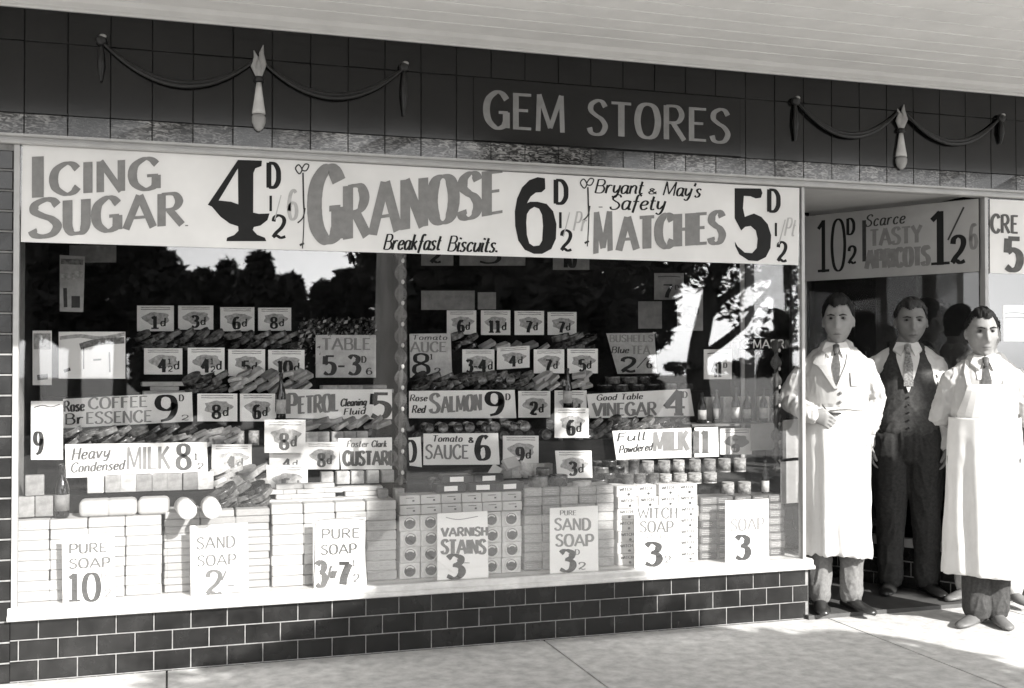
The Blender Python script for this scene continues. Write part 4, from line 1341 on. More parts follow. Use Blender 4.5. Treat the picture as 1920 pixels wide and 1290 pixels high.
def sign(quad, Y, label_, parts, m=None, name="price_sign"):
    o = sheet(name, quad, Y, .003, m or M_PAPER, label_, "sign", None)
    groups = {}
    for t in parts:
        nm, mt, txt, qd = t[0], t[1], t[2], t[3]
        kw = t[4] if len(t) > 4 else {}
        wmin, wmax = kw.pop('w', (.09, .24))
        q = groups.setdefault((nm, mt.name), MB())
        if txt is None: line(qd, kw.get('px', 1.5), q, Y)
        else: text_into(q, txt, rectq(*qd[:4], *(qd[4:] if len(qd) > 4 else (0, 0))), Y, wmin, wmax, **kw)
    for (nm, mn), q in groups.items(): put(q, nm, MATS[mn], o)
    return o
T, N = "lettering", "price_figure"
sign(((118, 803), (362, 790), (360, 735), (118, 748)), .70, "long white sign reading Coffee Essence 9 on the left of the window",
     [(T, M_GREYINK, "COFFEE", (166, 746, 276, 767, 0, -4)), (T, M_GREYINK, "ESSENCE", (162, 773, 284, 795, 0, -4)), (N, M_INK, "9", (291, 742, 332, 790, 0, -1), {'w': (.08, .26)}),
      ("small_lettering", M_INKSOFT, "D", (336, 740, 344, 752)), ("small_lettering", M_INKSOFT, "2", (340, 778, 354, 788)),
      ("small_lettering", M_INKSOFT, "Rose", (120, 752, 158, 772, 0, -2)), ("small_lettering", M_INKSOFT, "Br", (122, 776, 156, 796, 0, -2))])
sign(((512, 784), (735, 786), (735, 730), (534, 730)), .69, "long white sign reading Petrol 5 left of the window post",
     [(T, M_GREYINK, "P", (538, 738, 556, 776), {'w': (.1, .26)}), (T, M_GREYINK, "ETROL", (560, 741, 634, 774, 2, -3), {'w': (.1, .24)}), (N, M_INK, "5", (694, 736, 730, 783), {'w': (.12, .3)}),
      ("small_lettering", M_INKSOFT, "Cleaning", (638, 748, 686, 762, 0, -2), {'slant': .2}), ("small_lettering", M_INKSOFT, "Fluid", (644, 766, 684, 778, 0, -2), {'slant': .2})])
sign(((767, 784), (968, 784), (965, 731), (767, 733)), .69, "long white sign reading Salmon 9 right of the window post",
     [(T, M_GREYINK, "S", (806, 738, 824, 774), {'w': (.1, .26)}), (T, M_GREYINK, "ALMON", (828, 742, 902, 772, 2, -3), {'w': (.1, .26)}), (N, M_INK, "9", (910, 735, 944, 779), {'w': (.08, .26)}),
      ("small_lettering", M_INKSOFT, "Rose", (768, 740, 800, 752), {'slant': .2}), ("small_lettering", M_INKSOFT, "Red", (772, 760, 796, 774), {'slant': .2}), ("small_lettering", M_INKSOFT, "D", (948, 738, 956, 750))])
sign(((1106, 784), (1302, 780), (1294, 729), (1100, 739)), .69, "long white sign reading Vinegar 4 at the right of the display",
     [(T, M_GREYINK, "VINEGAR", (1112, 756, 1230, 780, 0, -2), {'w': (.1, .28)}), (N, M_INK, "4", (1246, 733, 1284, 778), {'w': (.1, .3)}),
      ("small_lettering", M_INKSOFT, "Good Table", (1118, 740, 1204, 751, 0, -3), {'slant': .2}), ("small_lettering", M_INKSOFT, "D", (1280, 734, 1288, 746))])
sign(((124, 896), (390, 888), (388, 829), (122, 833)), .46, "long white sign reading Condensed Milk 8 1/2 on the left",
     [(T, M_GREYINK, "MILK", (238, 838, 318, 880, 0, -1), {'w': (.06, .16)}), (N, M_BLUEINK, "8", (331, 833, 357, 880), {'w': (.1, .24)}),
      ("small_lettering", M_BLUEINK, "1", (364, 850, 370, 862)), ("small_lettering", M_BLUEINK, "2", (370, 868, 382, 880)),
      ("script_lettering", M_BLUEINK, "Heavy", (134, 838, 204, 860, 3, -3), {'slant': .2, 'w': (.1, .2)}), ("script_lettering", M_BLUEINK, "Condensed", (132, 866, 232, 884, 2, -4), {'slant': .2, 'w': (.1, .22)})])
sign(((640, 880), (735, 880), (735, 820), (634, 822)), .46, "white sign reading Custard beside the window post",
     [(T, M_BLUEINK, "CUSTARD", (644, 846, 742, 872), {'w': (.16, .36)}), ("small_lettering", M_PALEINK, "Foster", (650, 826, 690, 838), {'slant': .2}), ("small_lettering", M_INKSOFT, "Clark", (696, 826, 724, 838), {'slant': .2})])
sign(((768, 873), (791, 876), (789, 819), (766, 821)), .46, "narrow white sign showing the rounded edge of a large figure, right of the streamer",
     [(N, M_INK, "0", (758, 826, 780, 866), {'w': (.1, .2)})])
sign(((794, 872), (937, 871), (934, 812), (794, 813)), .46, "white sign reading Sauce 6 above the black cases",
     [(T, M_PALEINK, "SAUCE", (798, 834, 878, 860), {'w': (.12, .18)}), (N, M_INK, "6", (892, 817, 918, 862), {'w': (.08, .24)}), ("small_lettering", M_INKSOFT, "Tomato", (810, 816, 866, 828), {'slant': .2}), ("small_lettering", M_INKSOFT, "&", (878, 816, 888, 830))])
sign(((1156, 862), (1348, 856), (1346, 800), (1148, 808)), .46, "long white sign reading Powdered Milk 11 at the right",
     [(T, M_GREYINK, "MILK", (1226, 810, 1290, 846, 0, -2), {'w': (.1, .36)}), (N, M_BLUEINK, "11", (1298, 808, 1328, 850), {'w': (.06, .26)}),
      ("script_lettering", M_INKSOFT, "Full", (1156, 812, 1208, 828, 0, -3), {'slant': .2, 'w': (.12, .2)}), ("script_lettering", M_INKSOFT, "Powdered", (1160, 834, 1222, 848, 2, -4), {'slant': .2, 'w': (.12, .2)})])
sign(rectq(592, 628, 705, 708), .90, "square show card reading Table 5 to 3 under the paper flowers",
     [(T, M_GREYINK, "TABLE", (604, 634, 694, 656)), (N, M_INKSOFT, "5-3", (606, 666, 674, 702), {'w': (.1, .28)}), ("small_lettering", M_INKSOFT, "D", (678, 668, 686, 680)), ("small_lettering", M_INKSOFT, "6", (686, 690, 698, 702))], mat("dull_card", .46, .8, .2, 20))
sign(((769, 708), (848, 708), (845, 625), (768, 626)), .90, "upright show card reading Sauce 8 right of the window post",
     [(T, M_GREYINK, "AUCE", (770, 641, 836, 660)), (N, M_INK, "8", (773, 663, 806, 703), {'w': (.08, .24)}), ("small_lettering", M_INKSOFT, "1", (806, 664, 811, 674)), ("small_lettering", M_INKSOFT, "2", (814, 690, 826, 702)), ("small_lettering", M_INKSOFT, "Tomato", (772, 628, 838, 637), {'slant': .2})], mat("dull_card", .46, .8, .2, 20))
sign(((1158, 701), (1232, 700), (1227, 624), (1137, 625)), .88, "show card reading Bushells Tea 2 with a slash, right of the price card row",
     [(T, M_GREYINK, "BUSHELLS", (1143, 628, 1224, 641)), (T, M_GREYINK, "TEA", (1184, 648, 1218, 664)), (N, M_INK, "2", (1164, 670, 1192, 698), {'w': (.14, .3)}), (N, M_INKSOFT, "/", (1194, 670, 1212, 690), {'w': (.06, .1)}), ("small_lettering", M_INKSOFT, "6", (1212, 676, 1222, 690)),
      ("small_lettering", M_INKSOFT, "Blue", (1146, 650, 1178, 662), {'slant': .2})], mat("dull_card2", .36, .8, .2, 20))
# left end cards
sign(rectq(58, 752, 118, 862), .44, "upright white card reading 9 at the far left of the display",
     [(N, M_INKSOFT, "9", (64, 810, 80, 852), {'w': (.08, .2)}), ("small_lettering", M_INKSOFT, None, [(64, 764), (80, 760), (96, 763), (112, 758)]), ("small_lettering", M_INKSOFT, "-", (84, 840, 96, 852))])
sign(rectq(110, 622, 235, 710), .62, "large pale pictorial show card at the left, under the hanging picture card",
     [("printed_picture", M_SMUDGE2, None, [(112, 634), (150, 630), (190, 634), (234, 626)], {'px': 7}), ("printed_picture", M_SMUDGE, None, [(150, 650), (180, 642), (233, 638)], {'px': 12}), ("printed_picture", M_INKSOFT, None, [(157, 650), (157, 692)], {'px': 2}),
      ("printed_picture", M_INKSOFT, None, [(175, 675), (190, 674)], {'px': 3}), ("printed_picture", M_SMUDGE, None, [(205, 660), (206, 698)], {'px': 3}), ("printed_picture", M_INKSOFT, None, [(120, 696), (132, 692)], {'px': 6})])
sign(rectq(61, 620, 97, 722), .62, "narrow pale show card at the far left beside the pictorial card",
     [("printed_picture", M_SMUDGE2, None, [(63, 640), (95, 640)], {'px': 30}), ("printed_picture", M_SMUDGE, None, [(70, 708), (90, 706)], {'px': 10})])
sign(((112, 584), (156, 585), (159, 481), (112, 478)), .62, "tall grey hanging picture card below the Icing Sugar lettering",
     [("printed_picture", M_SMUDGE, None, [(114, 490), (156, 492)], {'px': 10}), ("printed_picture", M_INKSOFT, None, [(122, 540), (123, 576)], {'px': 7}), ("printed_picture", M_INKSOFT, None, [(134, 566), (150, 566)], {'px': 22}), ("printed_picture", M_SMUDGE2, None, [(114, 520), (156, 514)], {'px': 14})], mat("dull_card2", .36, .8, .2, 20))
# cards hung high behind the banner, and at the right
DK = mat("dark_card", .2, .8, .25, 20)  # dark grey card stock
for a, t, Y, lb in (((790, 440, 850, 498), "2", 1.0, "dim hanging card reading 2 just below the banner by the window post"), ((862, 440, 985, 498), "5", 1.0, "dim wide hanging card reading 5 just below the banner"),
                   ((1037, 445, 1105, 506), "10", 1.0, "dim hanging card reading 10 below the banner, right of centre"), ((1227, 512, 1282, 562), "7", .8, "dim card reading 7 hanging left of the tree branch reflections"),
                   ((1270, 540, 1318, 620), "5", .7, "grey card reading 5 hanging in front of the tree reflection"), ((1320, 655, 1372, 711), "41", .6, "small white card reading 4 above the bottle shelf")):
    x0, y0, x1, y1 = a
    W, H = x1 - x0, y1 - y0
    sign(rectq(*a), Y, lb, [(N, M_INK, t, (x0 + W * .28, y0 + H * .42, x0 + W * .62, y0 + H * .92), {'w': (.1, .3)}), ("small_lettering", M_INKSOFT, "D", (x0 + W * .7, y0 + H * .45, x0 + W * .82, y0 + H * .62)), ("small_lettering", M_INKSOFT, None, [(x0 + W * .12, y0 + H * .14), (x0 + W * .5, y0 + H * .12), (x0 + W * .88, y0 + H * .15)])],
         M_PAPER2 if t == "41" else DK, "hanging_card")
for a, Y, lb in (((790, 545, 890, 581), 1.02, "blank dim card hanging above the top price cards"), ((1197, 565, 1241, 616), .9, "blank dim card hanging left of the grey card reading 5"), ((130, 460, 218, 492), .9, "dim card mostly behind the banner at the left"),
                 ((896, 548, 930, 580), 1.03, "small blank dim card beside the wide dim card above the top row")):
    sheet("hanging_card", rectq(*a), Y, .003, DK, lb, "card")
mr = sign(rectq(1375, 634, 1472, 656), .46, "small dark sign lettered MARR below the tree branch reflections", [(T, M_PAPER, "MARR", (1412, 637, 1470, 653), {'w': (.14, .2)}), (T, M_PAPER, "TC", (1378, 638, 1402, 652), {'w': (.14, .2)})], M_DARK, "name_sign")

# front cards, leaning on the stacks
YF = .022
sign(((118, 1134), (216, 1128), (214, 1000), (116, 1005)), YF, "white card reading Pure Soap 10 1/2 leaning on the bottom left cartons",
     [(T, M_BLUEINK, "PURE", (130, 1020, 200, 1038, 0, -3), {'w': (.16, .28)}), (T, M_BLUEINK, "SOAP", (130, 1048, 206, 1066, 0, -3), {'w': (.16, .28)}), (N, M_INKSOFT, "10", (128, 1076, 188, 1128, 0, -2), {'w': (.08, .2)}), ("small_lettering", M_PALEINK, "D", (190, 1074, 198, 1084)), ("small_lettering", M_PALEINK, "2", (196, 1104, 208, 1120))])
sign(((358, 1116), (466, 1108), (464, 980), (356, 986)), YF, "white card reading Sand Soap 2 leaning on the buff soap bars",
     [(T, M_BLUEINK, "SAND", (369, 1008, 440, 1030, 0, -4), {'w': (.12, .2)}), (T, M_BLUEINK, "SOAP", (370, 1042, 442, 1062, 0, -4), {'w': (.12, .2)}), (N, M_BLUEINK, "2", (386, 1070, 416, 1116, 0, -1), {'w': (.1, .2)}), (N, M_BLUEINK, "/", (416, 1070, 424, 1088), {'w': (.2, .2)}), (N, M_BLUEINK, "-", (424, 1086, 442, 1106), {'w': (.2, .2)})])
sign(((587, 1107), (688, 1101), (686, 970), (587, 975)), YF, "white card ruled with a thin dark border reading Pure Soap 3 for 7 1/2",
     [(T, M_BLUEINK, "PURE", (603, 992, 674, 1010, 0, -2), {'w': (.14, .24)}), (T, M_BLUEINK, "SOAP", (602, 1022, 668, 1040, 0, -3), {'w': (.14, .24)}), (N, M_BLUEINK, "3", (592, 1052, 610, 1100), {'w': (.1, .26)}), (N, M_INKSOFT, "7", (634, 1054, 656, 1096), {'w': (.16, .36)}),
      ("small_lettering", M_BLUEINK, "for", (613, 1062, 630, 1084), {'slant': .2}), ("small_lettering", M_BLUEINK, "1", (660, 1050, 666, 1062)), ("small_lettering", M_BLUEINK, "2", (662, 1076, 674, 1092)),
      ("border_line", M_BLUEINK, None, [(591, 980), (590, 1040), (588, 1103)], {'px': 2}), ("border_line", M_BLUEINK, None, [(686, 976), (686, 1040), (689, 1100)], {'px': 2}), ("border_line", M_PALEINK, None, [(594, 976), (640, 972), (682, 974)], {'px': 2})])
sign(((820, 1088), (916, 1083), (914, 958), (820, 963)), YF, "white card reading Varnish Stains 3 leaning on the round ended cartons",
     [(T, M_BLUEINK, "VARNISH", (828, 990, 914, 1006, 0, -2), {'w': (.2, .34)}), (T, M_BLUEINK, "STAINS", (828, 1012, 910, 1038, 0, 0), {'w': (.16, .3)}), (N, M_INK, "3", (836, 1040, 868, 1084), {'w': (.1, .34)}), ("small_lettering", M_BLUEINK, ".", (870, 1044, 880, 1056), {'w': (.8, .9)}), ("small_lettering", M_PALEINK, None, [(836, 970), (860, 974), (896, 968)])])
sign(((1031, 1077), (1122, 1072), (1121, 948), (1031, 953)), YF, "white card reading Sand Soap 3 1/2 leaning on the grey soap bars",
     [(T, M_PALEINK, "SAND", (1040, 972, 1106, 994, 0, 0), {'w': (.14, .24)}), (T, M_PALEINK, "SOAP", (1042, 1002, 1112, 1024, 0, 0), {'w': (.14, .24)}), (N, M_INK, "3", (1048, 1031, 1076, 1071), {'w': (.1, .34)}), ("small_lettering", M_BLUEINK, "D", (1078, 1030, 1086, 1040)), ("small_lettering", M_BLUEINK, "2", (1084, 1054, 1098, 1068)), ("small_lettering", M_PALEINK, "PURE", (1050, 957, 1080, 966))])
sign(((1190, 1065), (1276, 1060), (1274, 946), (1190, 951)), YF, "white card reading Witch Soap 3 1/2 leaning on the printed soap boxes",
     [(T, M_BLUEINK, "WITCH", (1196, 952, 1270, 972, 0, 0), {'w': (.1, .2)}), (T, M_BLUEINK, "SOAP", (1200, 977, 1262, 998, 0, 0), {'w': (.1, .2)}), (N, M_INK, "3", (1208, 1017, 1238, 1060), {'w': (.1, .32)}), ("small_lettering", M_PALEINK, "SPECIAL", (1206, 1002, 1256, 1010)), ("small_lettering", M_BLUEINK, "2", (1246, 1042, 1258, 1056))])
sign(((1360, 1057), (1442, 1053), (1441, 935), (1360, 939)), YF, "white card reading Soap 3 leaning on the dark tablets at the right end",
     [(T, M_PALEINK, "SOAP", (1370, 974, 1432, 996, 0, -4), {'w': (.1, .18)}), (N, M_INK, "3", (1378, 1004, 1404, 1048), {'w': (.1, .3)}), (T, M_PALEINK, "HOME", (1370, 950, 1426, 963), {'w': (.08, .12)})])

# second window at the far right: display back and cards
sign(rectq(1882, 572, 1990, 640), .10, "white show card with two thin lines of print in the next window, right edge", [("small_lettering", M_INKSOFT, None, [(1884, 588), (1900, 586), (1920, 588)], {'px': 2}), ("small_lettering", M_INKSOFT, None, [(1884, 596), (1900, 595), (1920, 596)], {'px': 3})])
ds = empty("display_counter", (X2 + .8, .5, SILL), "dark display counter in the next window behind the man at the right", "display stand")
m = MB(ds.location); m.box(X2 + .08, XE, .2, .9, SILL, 1.0); o = m.build("counter", M_DARK, ds); o.location = (0, 0, 0)

# ================================================================== PEOPLE
def ground_at(px, py):
    d = FW + RT * ((px - 960.0) / FPX) + UPV * ((645.0 - py) / FPX)
    t = -CAMZ / d.z
    return Vector((0, CAMY, CAMZ)) + d * t

def sculpt(mb, name, m, parent, voxel, smooth=3, fold=0.0, fscale=(9, 9, 3), seed=0, fac=.5):
    """fuse the overlapping volumes in mb into one continuous skin"""
    o = mb.build(name, m)
    md = o.modifiers.new("r", 'REMESH'); md.mode = 'VOXEL'; md.voxel_size = voxel; md.use_smooth_shade = True
    ms = o.modifiers.new("s", 'SMOOTH'); ms.factor = fac; ms.iterations = smooth
    bpy.context.view_layer.update()
    dg = bpy.context.evaluated_depsgraph_get()
    me = bpy.data.meshes.new_from_object(o.evaluated_get(dg))
    o.modifiers.clear()
    o.data = me
    me.name = name
    if fold:
        nr = [v.normal.copy() for v in me.vertices]
        off = Vector((seed * 7.3, seed * 3.1, seed * 1.7))
        for v, n in zip(me.vertices, nr):
            p = Vector((v.co.x * fscale[0], v.co.y * fscale[1], v.co.z * fscale[2])) + off
            p.z += abs(v.co.x) * fscale[2] * 1.2
            a = noise.noise(p)
            r = (1 - abs(noise.noise(p * 1.7 + Vector((5, 1, 2))))) ** 3
            k = min(1, max(.12, (abs(v.co.x) - .10) / .06)) if (v.co.y < .02 and v.co.z > 1.15) else 1
            v.co += n * fold * k * (a * .8 + r * .9 - .45)
        me.update()
    me.polygons.foreach_set("use_smooth", [True] * len(me.polygons))
    o.parent = parent
    return o

def head_fn(p, d):
    x, y, z = p.x, p.y, p.z
    h = z / .118
    if z < 0:
        k = 1 - .30 * min(1, -h) ** 1.6
        x *= k
        y = y * (1 - .12 * (-h) ** 2) - .008 * (-h)
    if y > 0: y *= 1.06 + .06 * max(0, h)
    def b(cx, cz, wx, wz): return math.exp(-((x - cx) / wx) ** 2 - ((z - cz) / wz) ** 2)
    if d.y < .1:
        f = min(1, max(0, (-d.y + .1) / .5))
        t = 0
        nz = (z + .028) / .062                                    # 0 at the tip, 1 at the brow
        if -.35 < nz < 1.05:
            amp = .030 * (1 - .72 * max(0, nz)) if nz >= 0 else .030 * max(0, 1 + nz / .3)
            t += amp * math.exp(-(x / (.0115 + .004 * (1 - max(0, nz)))) ** 2)
        t += -.017 * (b(.031, .019, .018, .012) + b(-.031, .019, .018, .012))
        t += .0075 * (b(.030, .039, .024, .008) + b(-.030, .040, .022, .009) + b(0, .038, .014, .01))
        t += .006 * b(0, -.056, .021, .006) + .006 * b(0, -.068, .017, .006) - .004 * b(0, -.0625, .02, .0025) - .004 * b(0, -.08, .02, .007)
        t += .010 * b(0, -.100, .020, .014)
        t += .004 * (b(.045, -.012, .018, .018) + b(-.045, -.012, .018, .018)) - .007 * (b(.043, -.052, .016, .024) + b(-.043, -.052, .016, .024))
        y -= t * f
    return Vector((x, y, z))

def place(v, c, yaw, tilt):
    M = Matrix.Translation(c) @ Matrix.Rotation(yaw, 4, 'Z') @ Matrix.Rotation(tilt, 4, 'X') @ Matrix.Scale(1.10, 4)
    return M @ v

def head_into(mb, c, yaw, tilt):
    t = MB()
    t.ell((0, 0, 0), (.071, .094, .118), 84, 64, head_fn)
    for s in (-1, 1):
        t.ell((s * .070, .014, .000), (.009, .017, .028), 14, 10, lambda p, d: Vector((p.x + (p.y * .5 * s if True else 0), p.y, p.z)))
        t.ell((s * .075, .008, -.018), (.007, .010, .012), 10, 8)
    mb.add([place(p, c, yaw, tilt) for p in t.v], t.f)

def hair_mesh(c, yaw, tilt, m, parent, vol, part_side=1, quiff=.01):
    t = MB()
    nu, nv = 72, 54
    ok, vs = [], []
    for i in range(nv + 1):
        th = math.pi * i / nv
        for k in range(nu):
            ph = 2 * math.pi * k / nu
            d = Vector((math.sin(th) * math.cos(ph), math.sin(th) * math.sin(ph), math.cos(th)))
            p = head_fn(Vector((d.x * .071, d.y * .094, d.z * .118)), d)
            front = max(0, -d.y)
            line_ = .076 + .006 * math.sin(9 * d.x * part_side) + .006 * abs(d.x) if d.y < -.35 else (.078 - (.046) * min(1, (d.y + .35) / .25) if d.y < -.1 else (.030 if d.y < .12 else .030 - .085 * min(1, (d.y - .12) / .4)))
            line_ += .007 * noise.noise(Vector((p.x * 90, p.y * 50, part_side * 3.0))) + (.010 * math.exp(-((p.x - part_side * .045) / .016) ** 2) if d.y < -.2 else 0)
            ok.append(p.z > line_)
            th_ = vol * (.35 + .9 * max(0, d.z) + quiff / .01 * .5 * front * max(0, d.z))
            edge = min(1, max(0.12, (p.z - line_) / .02))
            n = noise.noise(Vector((p.x * 60, p.y * 22, p.z * 40)))
            g = .004 * n + .003 * math.sin(p.x * 300 + 9 * n) + .004 * noise.noise(Vector((p.x * 25, p.y * 15, p.z * 20)))
            vs.append(p + d * ((th_ + g) * edge + .0015))
    fs = []
    for i in range(nv):
        for k in range(nu):
            k2 = (k + 1) % nu
            q = (i * nu + k, (i + 1) * nu + k, (i + 1) * nu + k2, i * nu + k2)
            if sum(ok[j] for j in q) >= 3: fs.append(q)
    used = sorted({j for f in fs for j in f})
    mp = {j: n for n, j in enumerate(used)}
    t.add([place(vs[j], c, yaw, tilt) for j in used], [[mp[j] for j in f] for f in fs])
    return t.build("hair", m, parent, True)

def face_parts(c, yaw, tilt, parent, brow_m):
    for s in (-1, 1):
        t = MB(); t.ell((s * .031, -.0735, .0190), (.0125, .010, .0058), 14, 10)
        e = MB(); e.add([place(p, c, yaw, tilt) for p in t.v], t.f)
        eo = e.build("eye", mat("shaded_eye_white", .10, .3, .05, 20), parent, True)  # eye socket shade is put into the dark eye colour
        t = MB(); t.ell((s * .030, -.0815, .0195), (.0055, .003, .0056), 12, 8)
        e = MB(); e.add([place(p, c, yaw, tilt) for p in t.v], t.f)
        e.build("iris", M_INK, eo, True)
        t = MB(); t.tube([(s * .013, -.096, .034), (s * .03, -.0975, .0385), (s * .048, -.086, .034)], [(.003, .004), (.004, .0045), (.0015, .002)], 8)
        e = MB(); e.add([place(p, c, yaw, tilt) for p in t.v], t.f)
        e.build("eyebrow", brow_m, parent, True)
    t = MB(); t.tube([(-.021, -.0885, -.0615), (-.008, -.0965, -.0605), (0, -.0975, -.0615), (.008, -.0965, -.0605), (.021, -.0885, -.0615)], [(.001, .001), (.0022, .003), (.0022, .003), (.0022, .003), (.001, .001)], 8)
    e = MB(); e.add([place(p, c, yaw, tilt) for p in t.v], t.f)
    e.build("lips", mat("lip", .08, .5, .1, 20), parent, True)

def hand_into(mb, wrist, fwd, palm, side, curl=.5, spread=.1):
    """fwd: towards the fingers, palm: out of the palm, side: towards the thumb"""
    w, f, p, s = Vector(wrist), Vector(fwd).normalized(), Vector(palm).normalized(), Vector(side).normalized()
    mb.tube([w - f * .02, w + f * .02, w + f * .055, w + f * .085], [(.027, .019), (.034, .016), (.040, .014), (.038, .012)], 14, side=s)
    for k, (off, ln) in enumerate(((.030, .070), (.010, .080), (-.010, .075), (-.029, .058))):
        b = w + f * .082 + s * off
        d = (f + s * off * spread * 12).normalized()
        pts = [b - f * .01]
        cur = b
        a = 0
        for j, fr in enumerate((.42, .32, .26)):
            a += curl * (.7, 1.0, .8)[j] * (1 + .08 * k)
            dd = d * math.cos(a) + p * math.sin(a)
            cur = cur + dd * ln * fr
            pts.append(cur)
        mb.tube(pts, [.0095, .0088, .0080, .0068], 10, side=s)
    b = w + f * .03 + s * .028
    mb.tube([b, b + s * .022 + f * .022 + p * .008, b + s * .028 + f * .048 + p * .018, b + s * .026 + f * .066 + p * .026], [.014, .012, .010, .008], 10, side=p)

RINGS = [(.90, .165, .115, .0), (1.0, .162, .112, .0), (1.08, .152, .108, .0), (1.2, .158, .116, .0), (1.3, .166, .118, .0), (1.37, .160, .104, .005), (1.42, .135, .078, .014), (1.45, .090, .062, .02), (1.47, .062, .050, .022)]
def ring_at(z, grow=0.0):
    for a, b in zip(RINGS, RINGS[1:]):
        if a[0] <= z <= b[0]:
            t = (z - a[0]) / (b[0] - a[0])
            return [a[i] + (b[i] - a[i]) * t + (grow if i in (1, 2) else 0) for i in (1, 2, 3)]
    a = RINGS[0] if z < RINGS[0][0] else RINGS[-1]
    return [a[1] + grow, a[2] + grow, a[3]]
def chest_y(x, z, off):
    rx, ry, cy = ring_at(z)
    q = max(0.02, 1 - (x / rx) ** 2)
    return cy - ry * math.sqrt(q) - off

def torso_into(mb, grow, z0=.9, z1=1.47):
    rs = [r for r in RINGS if z0 <= r[0] <= z1]
    mb.tube([(0, r[3], r[0]) for r in rs], [(r[1] + grow, r[2] + grow) for r in rs], 28, side=(1, 0, 0), level=True)

def patch(parent, name, m, outline, off, nu=6, nv=10, th=.004):
    """cloth patch lying on the chest; outline: rows (z, xleft, xright)"""
    mb = MB()
    rows_ = []
    for i in range(nv + 1):
        t = i / nv * (len(outline) - 1)
        k = min(int(t), len(outline) - 2); f = t - k
        z, xl, xr = [outline[k][j] + (outline[k + 1][j] - outline[k][j]) * f for j in range(3)]
        rows_.append([(xl + (xr - xl) * j / nu, z) for j in range(nu + 1)])
    vs = [(x, chest_y(x, z, off), z) for r in rows_ for x, z in r] + [(x, chest_y(x, z, off - th), z) for r in rows_ for x, z in r]
    n = (nv + 1) * (nu + 1); W = nu + 1
    fs = []
    for i in range(nv):
        for j in range(nu):
            a = i * W + j
            fs += [(a, a + 1, a + W + 1, a + W), (n + a, n + a + W, n + a + W + 1, n + a + 1)]
    for i in range(nv):
        fs += [(i * W, (i + 1) * W, n + (i + 1) * W, n + i * W), (i * W + nu, n + i * W + nu, n + (i + 1) * W + nu, (i + 1) * W + nu)]
    for j in range(nu):
        fs += [(j, n + j, n + j + 1, j + 1), (nv * W + j, nv * W + j + 1, n + nv * W + j + 1, n + nv * W + j)]
    mb.add(vs, fs)
    return mb.build(name, m, parent, False)

def collar(parent, m):
    mb = MB()
    mb.tube([(0, .016, 1.462), (0, .012, 1.50)], [(.074, .074), (.063, .064)], 24, cap=False)
    for s in (-1, 1):
        mb.add([(s * .006, -.062, 1.492), (s * .055, -.045, 1.498), (s * .075, -.055, 1.452), (s * .036, -.098, 1.415), (s * .006, -.055, 1.480), (s * .055, -.035, 1.488), (s * .075, -.045, 1.442), (s * .036, -.088, 1.405)],
               [(0, 1, 2, 3), (4, 7, 6, 5), (0, 4, 5, 1), (1, 5, 6, 2), (2, 6, 7, 3), (3, 7, 4, 0)])
    return mb.build("collar", m, parent)
def tie(parent, m, zend, w0=.030, off=.023):
    mb = MB()
    mb.tube([(0, -.078, 1.478), (0, -.090, 1.455), (0, -.094, 1.436)], [(.018, .009), (.017, .010), (.011, .007)], 12)
    o = patch(parent, "tie", m, [(1.44, -.011, .011), (1.36, -.024, .024), (zend, -w0, w0)], off, 4, 8)
    k = mb.build("knot", m, o, True)
    return o

def legs_into(mb, feet, grow=0.0, knee=0.0):
    for s, (fx, fy) in zip((-1, 1), feet):
        hx = s * .085
        mb.tube([(hx, .0, .93), (hx * .6 + fx * .4, 0, .74), (hx * .4 + fx * .6, -.012 + fy * .4, .5), (fx * .9 + hx * .1, fy * .8, .28), (fx, fy, .085)],
                [(.09 + grow, .098 + grow), (.082 + grow, .090 + grow), (.062 + grow, .066 + grow), (.055 + grow, .058 + grow), (.042 + grow * 1.6, .046 + grow * 1.6)], 20)
    mb.tube([(0, .0, .86), (0, 0, .96)], [(.13 + grow, .10 + grow), (.155 + grow, .108 + grow)], 24)

def shoe(parent, m, fx, fy, ang):
    mb = MB((fx, fy, 0))
    M = Matrix.Translation((fx, fy, 0)) @ Matrix.Rotation(ang, 4, 'Z')
    t = MB()
    secs = [(.078, .010, .035, .045), (.07, .026, .035, .05), (.05, .036, .048, .085), (.0, .036, .05, .092), (-.05, .040, .042, .066), (-.10, .046, .032, .050), (-.15, .042, .026, .042), (-.185, .028, .018, .033), (-.196, .012, .018, .025)]
    n = 16
    vs, fs = [], []
    for y, hw, zc, top in secs:
        for k in range(n):
            a = 2 * math.pi * k / n
            z = .004 + (top - .004) * (.5 + .5 * math.sin(a))
            vs.append((hw * math.cos(a) * (1.0 if math.sin(a) < .2 else .88), y, z))
    for i in range(len(secs) - 1):
        for k in range(n):
            fs.append((i * n + k, i * n + (k + 1) % n, (i + 1) * n + (k + 1) % n, (i + 1) * n + k))
    fs += [list(range(n)), [(len(secs) - 1) * n + k for k in range(n - 1, -1, -1)]]
    t.add(vs, fs)
    mb.add([M @ p for p in t.v], t.f)
    return mb.build("shoe", m, parent, True)

